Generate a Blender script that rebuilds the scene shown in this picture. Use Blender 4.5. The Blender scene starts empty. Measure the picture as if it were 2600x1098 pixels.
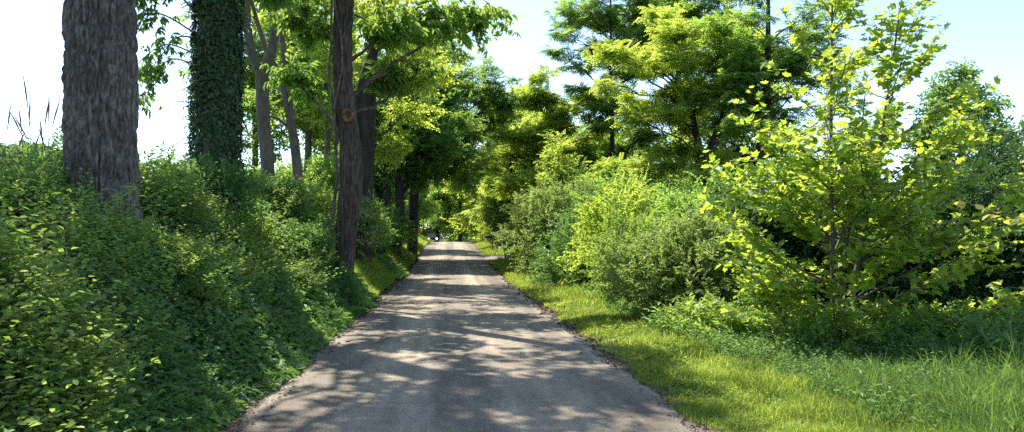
import bpy, math, numpy as np
from mathutils import Vector
R = math.radians
sc = bpy.context.scene
COL = sc.collection

# ------------------------------------------------------------------ camera, sky, sun
cam_d = bpy.data.cameras.new('camera'); cam = bpy.data.objects.new('camera', cam_d); COL.objects.link(cam)
cam_d.sensor_width = 36; cam_d.lens = 26.3; cam_d.clip_start = 0.05; cam_d.clip_end = 6000
cam.location = (0, 0, 1.65); cam.rotation_euler = (R(90 + 1.63), 0, R(-4.8))
sc.camera = cam
SUN_AZ, SUN_EL = R(-33), R(55)          # azimuth from +Y (road ahead) towards +X
w = bpy.data.worlds.new('World'); sc.world = w; w.use_nodes = True
nt = w.node_tree; bg = nt.nodes['Background']
sky = nt.nodes.new('ShaderNodeTexSky'); sky.sky_type = 'NISHITA'; sky.sun_disc = False
sky.sun_elevation = SUN_EL; sky.sun_rotation = SUN_AZ
sky.air_density = 0.85; sky.dust_density = 0.5; sky.ozone_density = 1.0
nt.links.new(sky.outputs[0], bg.inputs[0]); bg.inputs[1].default_value = 0.15
sd = bpy.data.lights.new('sun', 'SUN'); sd.energy = 5.0; sd.angle = R(0.55); sd.color = (1, 0.94, 0.83)
sun = bpy.data.objects.new('sun', sd); COL.objects.link(sun); sun.location = (-20, 30, 60)
S = Vector((math.sin(SUN_AZ) * math.cos(SUN_EL), math.cos(SUN_AZ) * math.cos(SUN_EL), math.sin(SUN_EL)))
sun.rotation_euler = (-S).to_track_quat('-Z', 'Y').to_euler()
sc.view_settings.view_transform = 'Standard'; sc.view_settings.look = 'None'
sc.view_settings.exposure = 1.24; sc.view_settings.gamma = 1
cy = sc.cycles
cy.max_bounces = 8; cy.diffuse_bounces = 5; cy.glossy_bounces = 2; cy.transmission_bounces = 4
cy.transparent_max_bounces = 4; cy.volume_bounces = 0
cy.caustics_reflective = False; cy.caustics_refractive = False
cy.use_denoising = False; cy.sample_clamp_indirect = 4

# ------------------------------------------------------------------ noise
def _h(i, j, k, s):
    n = (i * 374761393 + j * 668265263 + k * 2147483647 + s * 1274126177) & 0xffffffff
    n = ((n ^ (n >> 13)) * 1274126177) & 0xffffffff
    return ((n ^ (n >> 16)) & 0xffff) / 65535.0
def vnoise(P, s=0):
    P = np.asarray(P, float); I = np.floor(P).astype(np.int64); f = P - I; f = f * f * (3 - 2 * f)
    r = 0
    for a in (0, 1):
        for b in (0, 1):
            for c in (0, 1):
                wgt = (f[:, 0] if a else 1 - f[:, 0]) * (f[:, 1] if b else 1 - f[:, 1]) * (f[:, 2] if c else 1 - f[:, 2])
                r = r + wgt * _h(I[:, 0] + a, I[:, 1] + b, I[:, 2] + c, s)
    return r
def fbm(P, o=3, s=0):
    r = 0; a = 1; t = 0; P = np.asarray(P, float)
    for q in range(o):
        r = r + a * vnoise(P * (2 ** q), s + q * 17); t += a; a *= .5
    return r / t
def n2(x, y, sc_, s=0, o=3):
    x = np.atleast_1d(np.asarray(x, float)); y = np.broadcast_to(np.atleast_1d(np.asarray(y, float)), x.shape)
    return fbm(np.stack([x.ravel() * sc_, y.ravel() * sc_, 0 * x.ravel() + .37], 1), o, s).reshape(x.shape)

# ------------------------------------------------------------------ terrain
def roadz(y): return np.interp(y, [-100, 28, 40, 52, 62, 72, 84, 110, 140, 170, 230, 400], [0, 0, .22, .62, .92, 1.08, 1.1, .8, .58, .5, .4, .4])
def roadx(y): y = np.asarray(y, float); return .1 - np.where(y > 75, (np.minimum(y, 330) - 75) ** 2 * .00057, 0) - np.where(y > 330, (y - 330) * .29, 0)
def ground(x, y):
    x = np.asarray(x, float); y = np.asarray(y, float)
    x, y = np.broadcast_arrays(x, y)
    s = x - roadx(y)
    t = -(s + 2.05)
    bank = np.interp(t, [-.2, 0, .3, .9, 1.6, 2.3, 3.2, 4.5, 8, 30, 90, 250], [-.05, -.03, .12, .72, 1.25, 1.72, 2.2, 2.42, 2.5, 2.55, 3.0, 4.0])
    B = np.interp(y, [0, 5, 9, 12, 16, 30, 45, 65, 90, 200], [.6, .68, .74, .84, .97, 1, .75, .55, .4, .3])
    B = B + (1 - B) * np.clip((t - 12) / 40, 0, 1)
    tr = s - 2.1
    rt = np.interp(tr, [-.2, 0, .6, 2, 5, 20, 60], [-.05, -.03, -.02, -.1, -.22, -.3, .2])
    near = np.clip((np.abs(s) - 2.1) / .6, 0, 1)
    nz = (n2(x, y, .9, 3) - .5) * .22 * near
    return roadz(y) * np.exp(-np.clip(np.abs(s) - 60, 0, None) / 60) + np.where(s < 0, bank * B, rt) + nz * np.where(s < 0, 1.0, .35) - np.where(np.abs(s) < 1.8, .06, 0)
def g1(x, y): return float(ground(np.array([x]), np.array([y]))[0])

# ------------------------------------------------------------------ mesh building
class MB:
    def __init__(s): s.V = []; s.F = []; s.n = 0
    def add(s, V, F, mat=0, rnd=.5, smooth=False):
        V = np.asarray(V, np.float32); F = np.asarray(F, np.int64)
        if len(V) == 0 or len(F) == 0: return s
        s.V.append(V); r = np.broadcast_to(np.asarray(rnd, np.float32), (len(F),))
        s.F.append((F + s.n, mat, r, smooth)); s.n += len(V); return s
    def build(s, name, mats, parent=None, loc=None):
        me = bpy.data.meshes.new(name)
        V = np.concatenate(s.V); me.vertices.add(len(V)); me.vertices.foreach_set('co', V.ravel())
        loops = np.concatenate([f[0].ravel() for f in s.F]).astype(np.int32)
        tot = np.concatenate([np.full(len(f[0]), f[0].shape[1]) for f in s.F]).astype(np.int32)
        start = np.concatenate([[0], np.cumsum(tot)[:-1]]).astype(np.int32)
        me.loops.add(len(loops)); me.loops.foreach_set('vertex_index', loops)
        me.polygons.add(len(tot)); me.polygons.foreach_set('loop_start', start)
        me.polygons.foreach_set('material_index', np.concatenate([np.full(len(f[0]), f[1]) for f in s.F]).astype(np.int32))
        me.polygons.foreach_set('use_smooth', np.concatenate([np.full(len(f[0]), f[3]) for f in s.F]))
        a = me.attributes.new('rnd', 'FLOAT', 'FACE'); a.data.foreach_set('value', np.concatenate([f[2] for f in s.F]).astype(np.float32))
        me.update(calc_edges=True)
        for m in (mats if isinstance(mats, (list, tuple)) else [mats]): me.materials.append(m)
        o = bpy.data.objects.new(name, me); COL.objects.link(o)
        if parent is not None: o.parent = parent
        if loc is not None: o.location = loc
        return o
def tag(o, label=None, cat=None, group=None, kind=None):
    if label: o['label'] = label
    if cat: o['category'] = cat
    if group: o['group'] = group
    if kind: o['kind'] = kind
    return o
def empty(name, loc, rz=0):
    o = bpy.data.objects.new(name, None); COL.objects.link(o); o.location = loc; o.rotation_euler = (0, 0, rz); o.empty_display_size = .2
    return o
def nrm(v): return v / np.maximum(np.linalg.norm(v, axis=-1, keepdims=True), 1e-9)
def tube(path, rad, k=6):
    P = np.asarray(path, float); n = len(P); rad = np.broadcast_to(np.asarray(rad, float), (n,))
    T = nrm(np.gradient(P, axis=0)); ref = np.array([1., 0, 0]) if abs(T[:, 0]).mean() < .7 else np.array([0, 1., 0])
    A = nrm(np.cross(T, ref)); Bv = np.cross(T, A); a = np.arange(k) / k * 2 * np.pi
    V = P[:, None] + rad[:, None, None] * (np.cos(a)[None, :, None] * A[:, None] + np.sin(a)[None, :, None] * Bv[:, None])
    i = np.arange(n - 1)[:, None] * k; j = np.arange(k)[None]
    F = np.stack([i + j, i + (j + 1) % k, i + k + (j + 1) % k, i + k + j], -1).reshape(-1, 4)
    return V.reshape(-1, 3), F
def capped(path, rad, k=8):
    V, F = tube(path, rad, k); return V, F, np.array([list(range(k))[::-1], list(range(len(V) - k, len(V)))])
def spline(pts, n):
    P = np.asarray(pts, float); t = np.linspace(0, len(P) - 1, n); i = np.clip(t.astype(int), 0, len(P) - 2); f = (t - i)[:, None]
    p0 = P[np.maximum(i - 1, 0)]; p1 = P[i]; p2 = P[i + 1]; p3 = P[np.minimum(i + 2, len(P) - 1)]
    return .5 * (2 * p1 + (p2 - p0) * f + (2 * p0 - 5 * p1 + 4 * p2 - p3) * f * f + (3 * p1 - p0 - 3 * p2 + p3) * f ** 3)
def box(x0, x1, y0, y1, z0, z1):
    V = [(x, y, z) for x in (x0, x1) for y in (y0, y1) for z in (z0, z1)]
    F = [(0, 1, 3, 2), (4, 6, 7, 5), (0, 4, 5, 1), (2, 3, 7, 6), (0, 2, 6, 4), (1, 5, 7, 3)]
    return np.array(V, float), np.array(F)

# ------------------------------------------------------------------ leaf shapes  (x side, y along, z normal)
def L_quad(wd=.5, fold=.12): return np.array([(0, 0, 0), (wd / 2, .45, fold), (0, 1, -.08), (-wd / 2, .45, fold)], float), np.array([(0, 1, 2, 3)])
def L_oval(wd=.5, fold=.08):
    V = [(0, 0, 0), (wd * .42, .25, fold), (wd * .46, .6, fold * .8), (0, 1, -.14), (-wd * .46, .6, fold * .8), (-wd * .42, .25, fold), (0, .45, 0)]
    return np.array(V, float), np.array([(0, 1, 2, 6), (6, 2, 3, 3), (6, 3, 4, 4), (0, 6, 4, 5)])[[0, 3]].tolist() and np.array([(0, 1, 2, 3), (0, 3, 4, 5)])
def L_maple():
    pts = [(0, .0), (.18, -.06), (.5, .12), (.36, .3), (.56, .62), (.26, .6), (0, 1.0), (-.26, .6), (-.56, .62), (-.36, .3), (-.5, .12), (-.18, -.06)]
    V = [(x, y, abs(x) * .16 - .1 * max(y - .5, 0)) for x, y in pts] + [(0, .35, .0)]
    F = [(12, i, i + 1, i + 2) for i in range(0, 10, 2)] + [(12, 10, 11, 0)]
    return np.array(V, float), np.array(F)
def place(tmpl, P, D, N, Sz, mir=None):
    V, F = tmpl; P = np.asarray(P, float); D = nrm(np.asarray(D, float)); X = nrm(np.cross(D, N)); Z = np.cross(X, D)
    Sz = np.broadcast_to(np.asarray(Sz, float), (len(P),))[:, None, None]
    W = P[:, None] + Sz * (V[None, :, 0:1] * X[:, None] + V[None, :, 1:2] * D[:, None] + V[None, :, 2:3] * Z[:, None])
    G = F[None] + (np.arange(len(P)) * len(V))[:, None, None]
    return W.reshape(-1, 3), G.reshape(-1, F.shape[1])
def rdir(rng, n, zs=1.0):
    v = rng.normal(size=(n, 3)); v[:, 2] *= zs; return nrm(v)
def spray_twig(rng, leaf, n=9, ls=.33, flat=.5, droop=.25, stem=True):
    t = np.linspace(.1, 1, n); P = np.stack([rng.normal(0, .03, n), t, -.12 * t ** 2], 1)
    side = np.where(np.arange(n) % 2, 1, -1); side[-1] = 0
    D = np.stack([side * .9 + rng.normal(0, .2, n), .55 + rng.normal(0, .15, n), -droop + rng.normal(0, .25, n)], 1)
    N = np.stack([rng.normal(0, flat, n), rng.normal(0, flat, n), np.ones(n)], 1)
    V, F = place(leaf, P, D, N, ls * rng.uniform(.75, 1.2, n)); return V, F
def spray_pinnate(rng, n=7, fr=4, ls=.14, wd=.45):
    Vs = []; Fs = []; c = 0
    for f in range(fr):
        a = rng.uniform(-1.1, 1.1); L = rng.uniform(.55, .8); b = np.array([0, rng.uniform(0, .45), 0])
        d = nrm(np.array([math.sin(a), math.cos(a), rng.uniform(-.3, .15)])); s = nrm(np.cross(d, [0, 0, 1.]))
        for q in range(n):
            t = (q + 1) / n
            for sg in (-1, 1):
                P = b + d * L * t + np.array([0, 0, -.18 * t * t])
                V, F = place(L_quad(wd, .05), [P], [s * sg + d * .35 + np.array([0, 0, -.2])], [[rng.normal(0, .25), rng.normal(0, .25), 1]], ls * (1 - .3 * abs(t - .5)))
                Vs.append(V); Fs.append(F + c); c += len(V)
    return np.concatenate(Vs), np.concatenate(Fs)
def spray_hang(rng, leaf, n=7, ls=.5):
    a = np.linspace(0, 2 * np.pi, n, endpoint=False) + rng.uniform(0, 1, n)
    D = np.stack([np.cos(a) * .7, np.sin(a) * .7 + .4, -.75 + rng.normal(0, .2, n)], 1)
    P = np.stack([rng.normal(0, .05, n), rng.uniform(0, .5, n), rng.normal(0, .03, n)], 1)
    N = np.stack([np.cos(a), np.sin(a), np.full(n, .6)], 1)
    return place(leaf, P, D, N, ls * rng.uniform(.8, 1.2, n))
r0 = np.random.default_rng(5)
SP = {
 'twig': [spray_twig(r0, L_quad(.55), 9, .34) for _ in range(6)],
 'twig_fine': [spray_twig(r0, L_oval(.5), 9, .34, .6) for _ in range(6)],
 'pinn': [spray_pinnate(r0) for _ in range(6)],
 'loc': [spray_pinnate(r0, 5, 3, .24, .55) for _ in range(6)],
 'hang': [spray_hang(r0, L_oval(.36), 7, .55) for _ in range(6)],
 'bush': [spray_twig(r0, L_quad(.6), 11, .27, .9, .1) for _ in range(6)],
 'bush_fine': [spray_twig(r0, L_oval(.5), 11, .27, .9, .1) for _ in range(6)],
 'flat': [spray_twig(r0, L_quad(.6), 12, .25, .3, .1) for _ in range(6)],
}
def add_sprays(mb, rng, kind, P, D, N, Sz, mat=0, bias=None):
    T = SP[kind]; which = rng.integers(0, len(T), len(P)); Sz = np.broadcast_to(Sz, (len(P),))
    base = rng.uniform(0, 1, len(P)) if bias is None else bias
    for i, t in enumerate(T):
        m = which == i
        if not m.any(): continue
        V, F = place(t, P[m], D[m], N[m], Sz[m]); k = len(t[1])
        rn = np.clip(np.repeat(base[m], k) * .6 + rng.uniform(0, .4, len(F)), 0, 1)
        mb.add(V, F, mat, rn)

# ------------------------------------------------------------------ materials
def newmat(name):
    m = bpy.data.materials.new(name); m.use_nodes = True; nt = m.node_tree; nt.nodes.clear()
    return m, nt, nt.nodes.new('ShaderNodeOutputMaterial')
def ramp(nt, inp, stops):
    r = nt.nodes.new('ShaderNodeValToRGB'); el = r.color_ramp.elements
    el[0].position, el[0].color = stops[0][0], (*stops[0][1], 1); el[1].position, el[1].color = stops[-1][0], (*stops[-1][1], 1)
    for p, c in stops[1:-1]: e = el.new(p); e.color = (*c, 1)
    nt.links.new(inp, r.inputs[0]); return r.outputs[0]
def noise(nt, scale, detail=4, vec=None, rough=.5, dist=0):
    n = nt.nodes.new('ShaderNodeTexNoise'); n.inputs['Scale'].default_value = scale; n.inputs['Detail'].default_value = detail
    n.inputs['Roughness'].default_value = rough; n.inputs['Distortion'].default_value = dist
    if vec is not None: nt.links.new(vec, n.inputs['Vector'])
    return n.outputs[0]
def coord(nt, scale=(1, 1, 1), kind='Object'):
    t = nt.nodes.new('ShaderNodeTexCoord'); m = nt.nodes.new('ShaderNodeMapping'); m.inputs['Scale'].default_value = scale
    nt.links.new(t.outputs[kind], m.inputs[0]); return m.outputs[0]
def mixc(nt, fac, a, b, typ='MIX'):
    m = nt.nodes.new('ShaderNodeMix'); m.data_type = 'RGBA'; m.blend_type = typ
    for s_, v in ((m.inputs['Factor'], fac), (m.inputs['A'], a), (m.inputs['B'], b)):
        if isinstance(v, (int, float)): s_.default_value = v
        elif isinstance(v, tuple): s_.default_value = (*v, 1)
        else: nt.links.new(v, s_)
    return m.outputs['Result']
def math_(nt, op, a, b=0.0, clamp=False):
    m = nt.nodes.new('ShaderNodeMath'); m.operation = op; m.use_clamp = clamp
    for i, v in enumerate((a, b)):
        if isinstance(v, (int, float)): m.inputs[i].default_value = v
        else: nt.links.new(v, m.inputs[i])
    return m.outputs[0]
def leafmat(name, dark, light, trans, tf=.42, rough=.42, spec=.35, hi=None):
    m, nt, out = newmat(name)
    def mute(c, k=.07):
        l = .3 * c[0] + .6 * c[1] + .1 * c[2]; return (c[0] * (1 - k) * 1.04 + l * k, (c[1] * (1 - k) + l * k) * .96, c[2] * (1 - k) + l * k)
    dark, light, trans = mute(dark), mute(light), mute(trans); hi = mute(hi) if hi else None
    at = nt.nodes.new('ShaderNodeAttribute'); at.attribute_name = 'rnd'
    st = [(0, dark), (.75, light), (1, hi or light)]
    c = ramp(nt, at.outputs['Fac'], st)
    p = nt.nodes.new('ShaderNodeBsdfPrincipled'); nt.links.new(c, p.inputs['Base Color'])
    p.inputs['Roughness'].default_value = rough; p.inputs['Specular IOR Level'].default_value = spec
    t = nt.nodes.new('ShaderNodeBsdfTranslucent')
    tc = mixc(nt, at.outputs['Fac'], tuple(v * .6 for v in trans), trans); nt.links.new(tc, t.inputs[0])
    mx = nt.nodes.new('ShaderNodeMixShader'); mx.inputs[0].default_value = tf
    nt.links.new(p.outputs[0], mx.inputs[1]); nt.links.new(t.outputs[0], mx.inputs[2]); nt.links.new(mx.outputs[0], out.inputs[0])
    return m
def surf(name, stops, scale=8, sc3=(1, 1, 1), rough=.85, bump=.4, bscale=30, metal=0, bdist=.02, spec=.3):
    m, nt, out = newmat(name); v = coord(nt, sc3)
    c = ramp(nt, noise(nt, scale, 6, v, .6), stops)
    c = mixc(nt, .8, c, ramp(nt, noise(nt, 1.7, 4, coord(nt, (1, 1, .6)), .6), [(.3, (.6, .6, .58)), (.5, (1, 1, 1)), (.7, (1.5, 1.52, 1.45))]), 'MULTIPLY')
    p = nt.nodes.new('ShaderNodeBsdfPrincipled'); nt.links.new(c, p.inputs['Base Color'])
    p.inputs['Roughness'].default_value = rough; p.inputs['Metallic'].default_value = metal; p.inputs['Specular IOR Level'].default_value = spec
    b = nt.nodes.new('ShaderNodeBump'); b.inputs['Strength'].default_value = bump; b.inputs['Distance'].default_value = bdist
    nt.links.new(noise(nt, bscale, 5, v), b.inputs['Height']); nt.links.new(b.outputs[0], p.inputs['Normal'])
    nt.links.new(p.outputs[0], out.inputs[0]); return m
M = {}
M['lf_bank'] = leafmat('leaf_bank', (.04, .11, .03), (.11, .25, .055), (.28, .56, .06), .38, .5, .35, (.2, .34, .07))
M['lf_bankb'] = leafmat('leaf_bank_bright', (.08, .17, .03), (.16, .3, .045), (.46, .7, .07), .46, .5, .3, (.3, .4, .08))  # lighter bank leaf; also stands in for sunlight on patches and low clumps
M['lf_ivy'] = leafmat('leaf_ivy', (.015, .05, .016), (.05, .125, .03), (.08, .24, .03), .22, .42, .4)
M['lf_mid'] = leafmat('leaf_mid', (.055, .13, .025), (.14, .28, .035), (.46, .76, .07), .52, .5, .3)
M['lf_yel'] = leafmat('leaf_sunlit_yellowgreen', (.09, .2, .022), (.2, .35, .03), (.7, .92, .07), .56, .5, .3, (.3, .42, .035))  # yellow-green leaf with the yellow of sunlit crowns put into its colour
M['lf_dark'] = leafmat('leaf_shade_dark', (.018, .055, .018), (.05, .12, .03), (.12, .28, .035), .34, .5, .3)  # backlit and under-canopy shade put into a darker leaf colour
M['lf_shade'] = leafmat('leaf_shaded_crown', (.035, .1, .025), (.1, .22, .035), (.38, .68, .06), .5, .5, .3)  # darker copy of the mid leaf, crown shade put into the colour
M['lf_grey'] = leafmat('leaf_greyish', (.065, .125, .03), (.2, .3, .06), (.42, .62, .08), .44, .48, .4, (.38, .42, .13))
M['lf_syc'] = leafmat('leaf_sapling', (.05, .13, .018), (.13, .27, .022), (.62, .86, .035), .54, .45, .35, (.22, .34, .03))
M['lf_red'] = leafmat('leaf_orange_tip', (.12, .2, .02), (.26, .3, .03), (.7, .7, .05), .5, .45, .35, (.4, .2, .05))
M['flower'] = leafmat('flower_cream', (.4, .4, .25), (.65, .65, .45), (.3, .3, .15), .3)
M['grass'] = leafmat('grass_verge', (.1, .18, .02), (.2, .31, .03), (.55, .74, .055), .48, .55, .2, (.36, .36, .1))
M['grass_d'] = leafmat('grass_tall', (.03, .09, .022), (.08, .18, .035), (.3, .52, .06), .44, .65, .12, (.16, .26, .05))
M['straw'] = leafmat('dry_straw', (.12, .1, .06), (.24, .2, .13), (.3, .25, .14), .3)
M['litter'] = leafmat('leaf_litter', (.06, .035, .02), (.16, .1, .055), (.1, .06, .03), .15, .8, .1, (.3, .22, .13))
M['bark_grey'] = surf('bark_grey', [(.35, (.055, .04, .032)), (.5, (.12, .098, .084)), (.66, (.235, .2, .175))], 14, (2, 2, .6), .9, 1.0, 22, 0, .025)
M['bark_brown'] = surf('bark_brown', [(.35, (.035, .024, .019)), (.5, (.085, .06, .046)), (.66, (.15, .11, .085))], 11, (3, 3, .35), .9, .9, 16, 0, .02)
M['bark_pale'] = surf('bark_pale', [(.3, (.08, .06, .05)), (.7, (.17, .135, .11))], 6, (2, 2, .8), .85, .5, 20, 0, .01)
M['bark_dark'] = surf('bark_dark', [(.3, (.02, .017, .014)), (.7, (.06, .05, .04))], 6, (2, 2, .5), .9, .6, 15, 0, .02)
M['stem'] = surf('stem_brown', [(.3, (.07, .05, .035)), (.7, (.13, .1, .07))], 20, (1, 1, 1), .7, .2, 40)
M['cutwood'] = surf('cut_wood', [(.35, (.07, .035, .022)), (.62, (.26, .13, .07))], 14, (1, 1, 1), .8, .4, 30)
M['wood'] = surf('post_wood', [(.3, (.38, .2, .12)), (.7, (.55, .34, .2))], 6, (6, 6, .6), .8, .3, 30)
M['wood_old'] = surf('post_wood_dark', [(.3, (.02, .018, .015)), (.7, (.05, .045, .04))], 6, (6, 6, .6), .8, .3, 30)
M['black'] = surf('black_metal', [(.3, (.02, .02, .022)), (.7, (.035, .035, .038))], 6, (1, 1, 1), .2, .05, 30, .0, .005, .6)
M['white'] = surf('white_paint', [(.3, (.7, .7, .68)), (.7, (.8, .8, .78))], 6, (1, 1, 1), .5, .05, 30)
M['red'] = surf('red_paint', [(.3, (.4, .02, .02)), (.7, (.5, .03, .03))], 6, (1, 1, 1), .5, .05, 30)
M['orange'] = surf('orange_sign', [(.3, (.75, .3, .015)), (.7, (.85, .38, .02))], 6, (1, 1, 1), .5, .05, 30)
M['pinkred'] = surf('faded_sign', [(.3, (.45, .2, .12)), (.7, (.55, .3, .2))], 6, (1, 1, 1), .6, .05, 30)
M['steel'] = surf('galvanised_steel', [(.3, (.3, .3, .3)), (.7, (.42, .42, .42))], 6, (1, 1, 1), .5, .05, 30, .6)
M['carpaint'] = surf('dark_car_paint', [(.3, (.02, .02, .025)), (.7, (.03, .03, .035))], 3, (1, 1, 1), .25, .02, 30, .3, .002, .6)
M['rubber'] = surf('rubber', [(.3, (.015, .015, .015)), (.7, (.03, .03, .03))], 6, (1, 1, 1), .9, .1, 30)
M['glass'] = surf('dark_glass', [(.3, (.02, .025, .03)), (.7, (.03, .035, .04))], 2, (1, 1, 1), .08, 0, 30, 0, .001, .8)
M['siding'] = surf('grey_siding', [(.3, (.2, .19, .19)), (.7, (.28, .27, .27))], 3, (1, 1, 30), .8, .5, 3)
M['shingle'] = surf('roof_shingle', [(.3, (.05, .05, .055)), (.7, (.09, .09, .1))], 20, (1, 1, 1), .9, .5, 40)
M['stone'] = surf('gravel_stone', [(.3, (.12, .11, .1)), (.7, (.3, .27, .24))], 30, (1, 1, 1), .9, .3, 60)
m, nt_, out = newmat('headlamp'); e = nt_.nodes.new('ShaderNodeEmission'); e.inputs[0].default_value = (1, .95, .85, 1); e.inputs[1].default_value = 6
nt_.links.new(e.outputs[0], out.inputs[0]); M['lamp'] = m

def road_material(name, base=((.125, .104, .08), (.235, .197, .148), (.325, .275, .208))):
    m, nt, out = newmat(name)
    big = noise(nt, 1.0, 4, coord(nt, (.6, .25, 1)), .6)
    streak = noise(nt, 1.0, 3, coord(nt, (2.6, .05, 1)), .5)
    f = math_(nt, 'ADD', math_(nt, 'MULTIPLY', big, .5), math_(nt, 'MULTIPLY', streak, .5))
    c = ramp(nt, f, [(.36, base[0]), (.5, base[1]), (.64, base[2])])
    t_ = nt.nodes.new('ShaderNodeTexCoord'); sx = nt.nodes.new('ShaderNodeSeparateXYZ'); nt.links.new(t_.outputs['Object'], sx.inputs[0])
    wob = math_(nt, 'MULTIPLY', math_(nt, 'SUBTRACT', noise(nt, .35, 2, coord(nt, (.2, 1, 1))), .5), .5)
    xx = math_(nt, 'ADD', math_(nt, 'SUBTRACT', sx.outputs[0], .1), wob)
    trk = math_(nt, 'COSINE', math_(nt, 'MULTIPLY', math_(nt, 'SUBTRACT', math_(nt, 'ABSOLUTE', xx), .78), 3.6))
    c = mixc(nt, .75, c, ramp(nt, math_(nt, 'MULTIPLY_ADD' if False else 'ADD', math_(nt, 'MULTIPLY', trk, .2), noise(nt, 2.2, 4, coord(nt, (1.5, .35, 1)), .65)), [(.3, (.6, .6, .63)), (.5, (.95, .95, .95)), (.72, (1.4, 1.37, 1.3))]), 'MULTIPLY')
    vor = nt.nodes.new('ShaderNodeTexVoronoi'); vor.feature = 'DISTANCE_TO_EDGE'; vor.inputs['Scale'].default_value = .55
    dv = nt.nodes.new('ShaderNodeVectorMath'); dv.operation = 'ADD'; nz_ = nt.nodes.new('ShaderNodeTexNoise'); nz_.inputs['Scale'].default_value = 2.2; nz_.inputs['Detail'].default_value = 5
    nt.links.new(coord(nt), nz_.inputs['Vector']); sc_ = nt.nodes.new('ShaderNodeVectorMath'); sc_.operation = 'SCALE'; sc_.inputs['Scale'].default_value = 1.1; nt.links.new(nz_.outputs['Color'], sc_.inputs[0])
    nt.links.new(coord(nt), dv.inputs[0]); nt.links.new(sc_.outputs[0], dv.inputs[1]); nt.links.new(dv.outputs[0], vor.inputs['Vector'])
    crk = ramp(nt, vor.outputs['Distance'], [(0, (.55, .55, .55)), (.006, (.62, .62, .62)), (.016, (1, 1, 1))])
    c = mixc(nt, math_(nt, 'MULTIPLY', math_(nt, 'GREATER_THAN', noise(nt, .5, 2, coord(nt)), .52), .7), c, mixc(nt, 1.0, c, crk, 'MULTIPLY'))
    sp = noise(nt, 55, 3, coord(nt), .8)
    c = mixc(nt, .85, c, ramp(nt, sp, [(.3, (.3, .3, .32)), (.48, (.9, .9, .9)), (.56, (1.08, 1.08, 1.06)), (.7, (1.7, 1.66, 1.6))]), 'MULTIPLY')
    mid = noise(nt, 9, 5, coord(nt, (1.2, .8, 1)), .7)
    c = mixc(nt, .7, c, ramp(nt, mid, [(.3, (.72, .72, .74)), (.7, (1.25, 1.22, 1.18))]), 'MULTIPLY')
    p = nt.nodes.new('ShaderNodeBsdfPrincipled'); nt.links.new(c, p.inputs['Base Color']); p.inputs['Roughness'].default_value = .8; p.inputs['Specular IOR Level'].default_value = .25
    b = nt.nodes.new('ShaderNodeBump'); b.inputs['Strength'].default_value = .7; b.inputs['Distance'].default_value = .012
    nt.links.new(sp, b.inputs['Height']); nt.links.new(b.outputs[0], p.inputs['Normal']); nt.links.new(p.outputs[0], out.inputs[0])
    return m
M['road'] = road_material('chip_seal_asphalt')
M['drive'] = road_material('driveway_gravel', ((.08, .075, .075), (.13, .12, .11), (.17, .16, .15)))
def ground_material():
    m, nt, out = newmat('ground_soil_and_grass')
    at = nt.nodes.new('ShaderNodeAttribute'); at.attribute_name = 'dirt'
    v = coord(nt)
    soil = ramp(nt, noise(nt, 14, 6, v, .7), [(.3, (.05, .035, .025)), (.5, (.12, .09, .065)), (.7, (.22, .175, .13))])
    gr = ramp(nt, noise(nt, 5, 6, v, .7), [(.3, (.02, .035, .012)), (.7, (.055, .085, .02))])
    fac = math_(nt, 'ADD', at.outputs['Fac'], math_(nt, 'MULTIPLY', math_(nt, 'SUBTRACT', noise(nt, 3.5, 5, v, .7), .5), 1.3), True)
    c = mixc(nt, fac, gr, soil)
    p = nt.nodes.new('ShaderNodeBsdfPrincipled'); nt.links.new(c, p.inputs['Base Color']); p.inputs['Roughness'].default_value = .95; p.inputs['Specular IOR Level'].default_value = .1
    b = nt.nodes.new('ShaderNodeBump'); b.inputs['Strength'].default_value = .8; b.inputs['Distance'].default_value = .03
    nt.links.new(noise(nt, 30, 5, v, .7), b.inputs['Height']); nt.links.new(b.outputs[0], p.inputs['Normal']); nt.links.new(p.outputs[0], out.inputs[0])
    return m
M['ground'] = ground_material()

# ------------------------------------------------------------------ setting: ground, road, driveway
def gridmesh(xs, ys):
    X, Y = np.meshgrid(xs, ys); nx, ny = len(xs), len(ys)
    i = np.arange(ny - 1)[:, None] * nx; j = np.arange(nx - 1)[None]
    return X, Y, np.stack([i + j, i + j + 1, i + nx + j + 1, i + nx + j], -1).reshape(-1, 4)
def geo(a, b, n): return np.geomspace(a, b, n)
xs = np.concatenate([-geo(24, 2500, 30)[::-1], np.arange(-23, -9, .6), np.arange(-9, 6, .14), np.arange(6, 24, .6), geo(24.5, 2500, 30)])
ys = np.concatenate([-geo(8, 2500, 16)[::-1], np.arange(-7, 2, .6), np.arange(2, 34, .16), np.arange(34, 90, .4), np.arange(90, 260, 2), geo(262, 4000, 30)])
X, Y, F = gridmesh(xs, ys)
Z = ground(X, Y)
g = MB().add(np.stack([X, Y, Z], -1).reshape(-1, 3), F, 0, .5, True).build('ground', M['ground'])
tag(g, kind='structure')
s_ = X - roadx(Y); d = np.where(s_ < 0, -s_ - 2.0, s_ - 2.1)
dirt = np.clip(1 - (d - .05) / np.where(s_ < 0, .55, .32), 0, 1).astype(np.float32)
a = g.data.attributes.new('dirt', 'FLOAT', 'POINT'); a.data.foreach_set('value', dirt.ravel())
yr = np.concatenate([np.arange(-6, 40, .12), np.arange(40, 100, .3), np.arange(100, 330, 1.5)])
u = np.array([-1, -.985, -.94, -.7, -.4, 0, .4, .7, .94, .985, 1.0])
U, Yr = np.meshgrid(u, yr)
wl = 1.98 + (n2(yr, yr * 0, 1.7, 11) - .5) * .42 + (n2(yr, yr * 0, 6, 12) - .5) * .14
wr = 2.06 + (n2(yr, yr * 0 + 9, 1.5, 13) - .5) * .36 + (n2(yr, yr * 0 + 9, 6, 14) - .5) * .12
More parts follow.
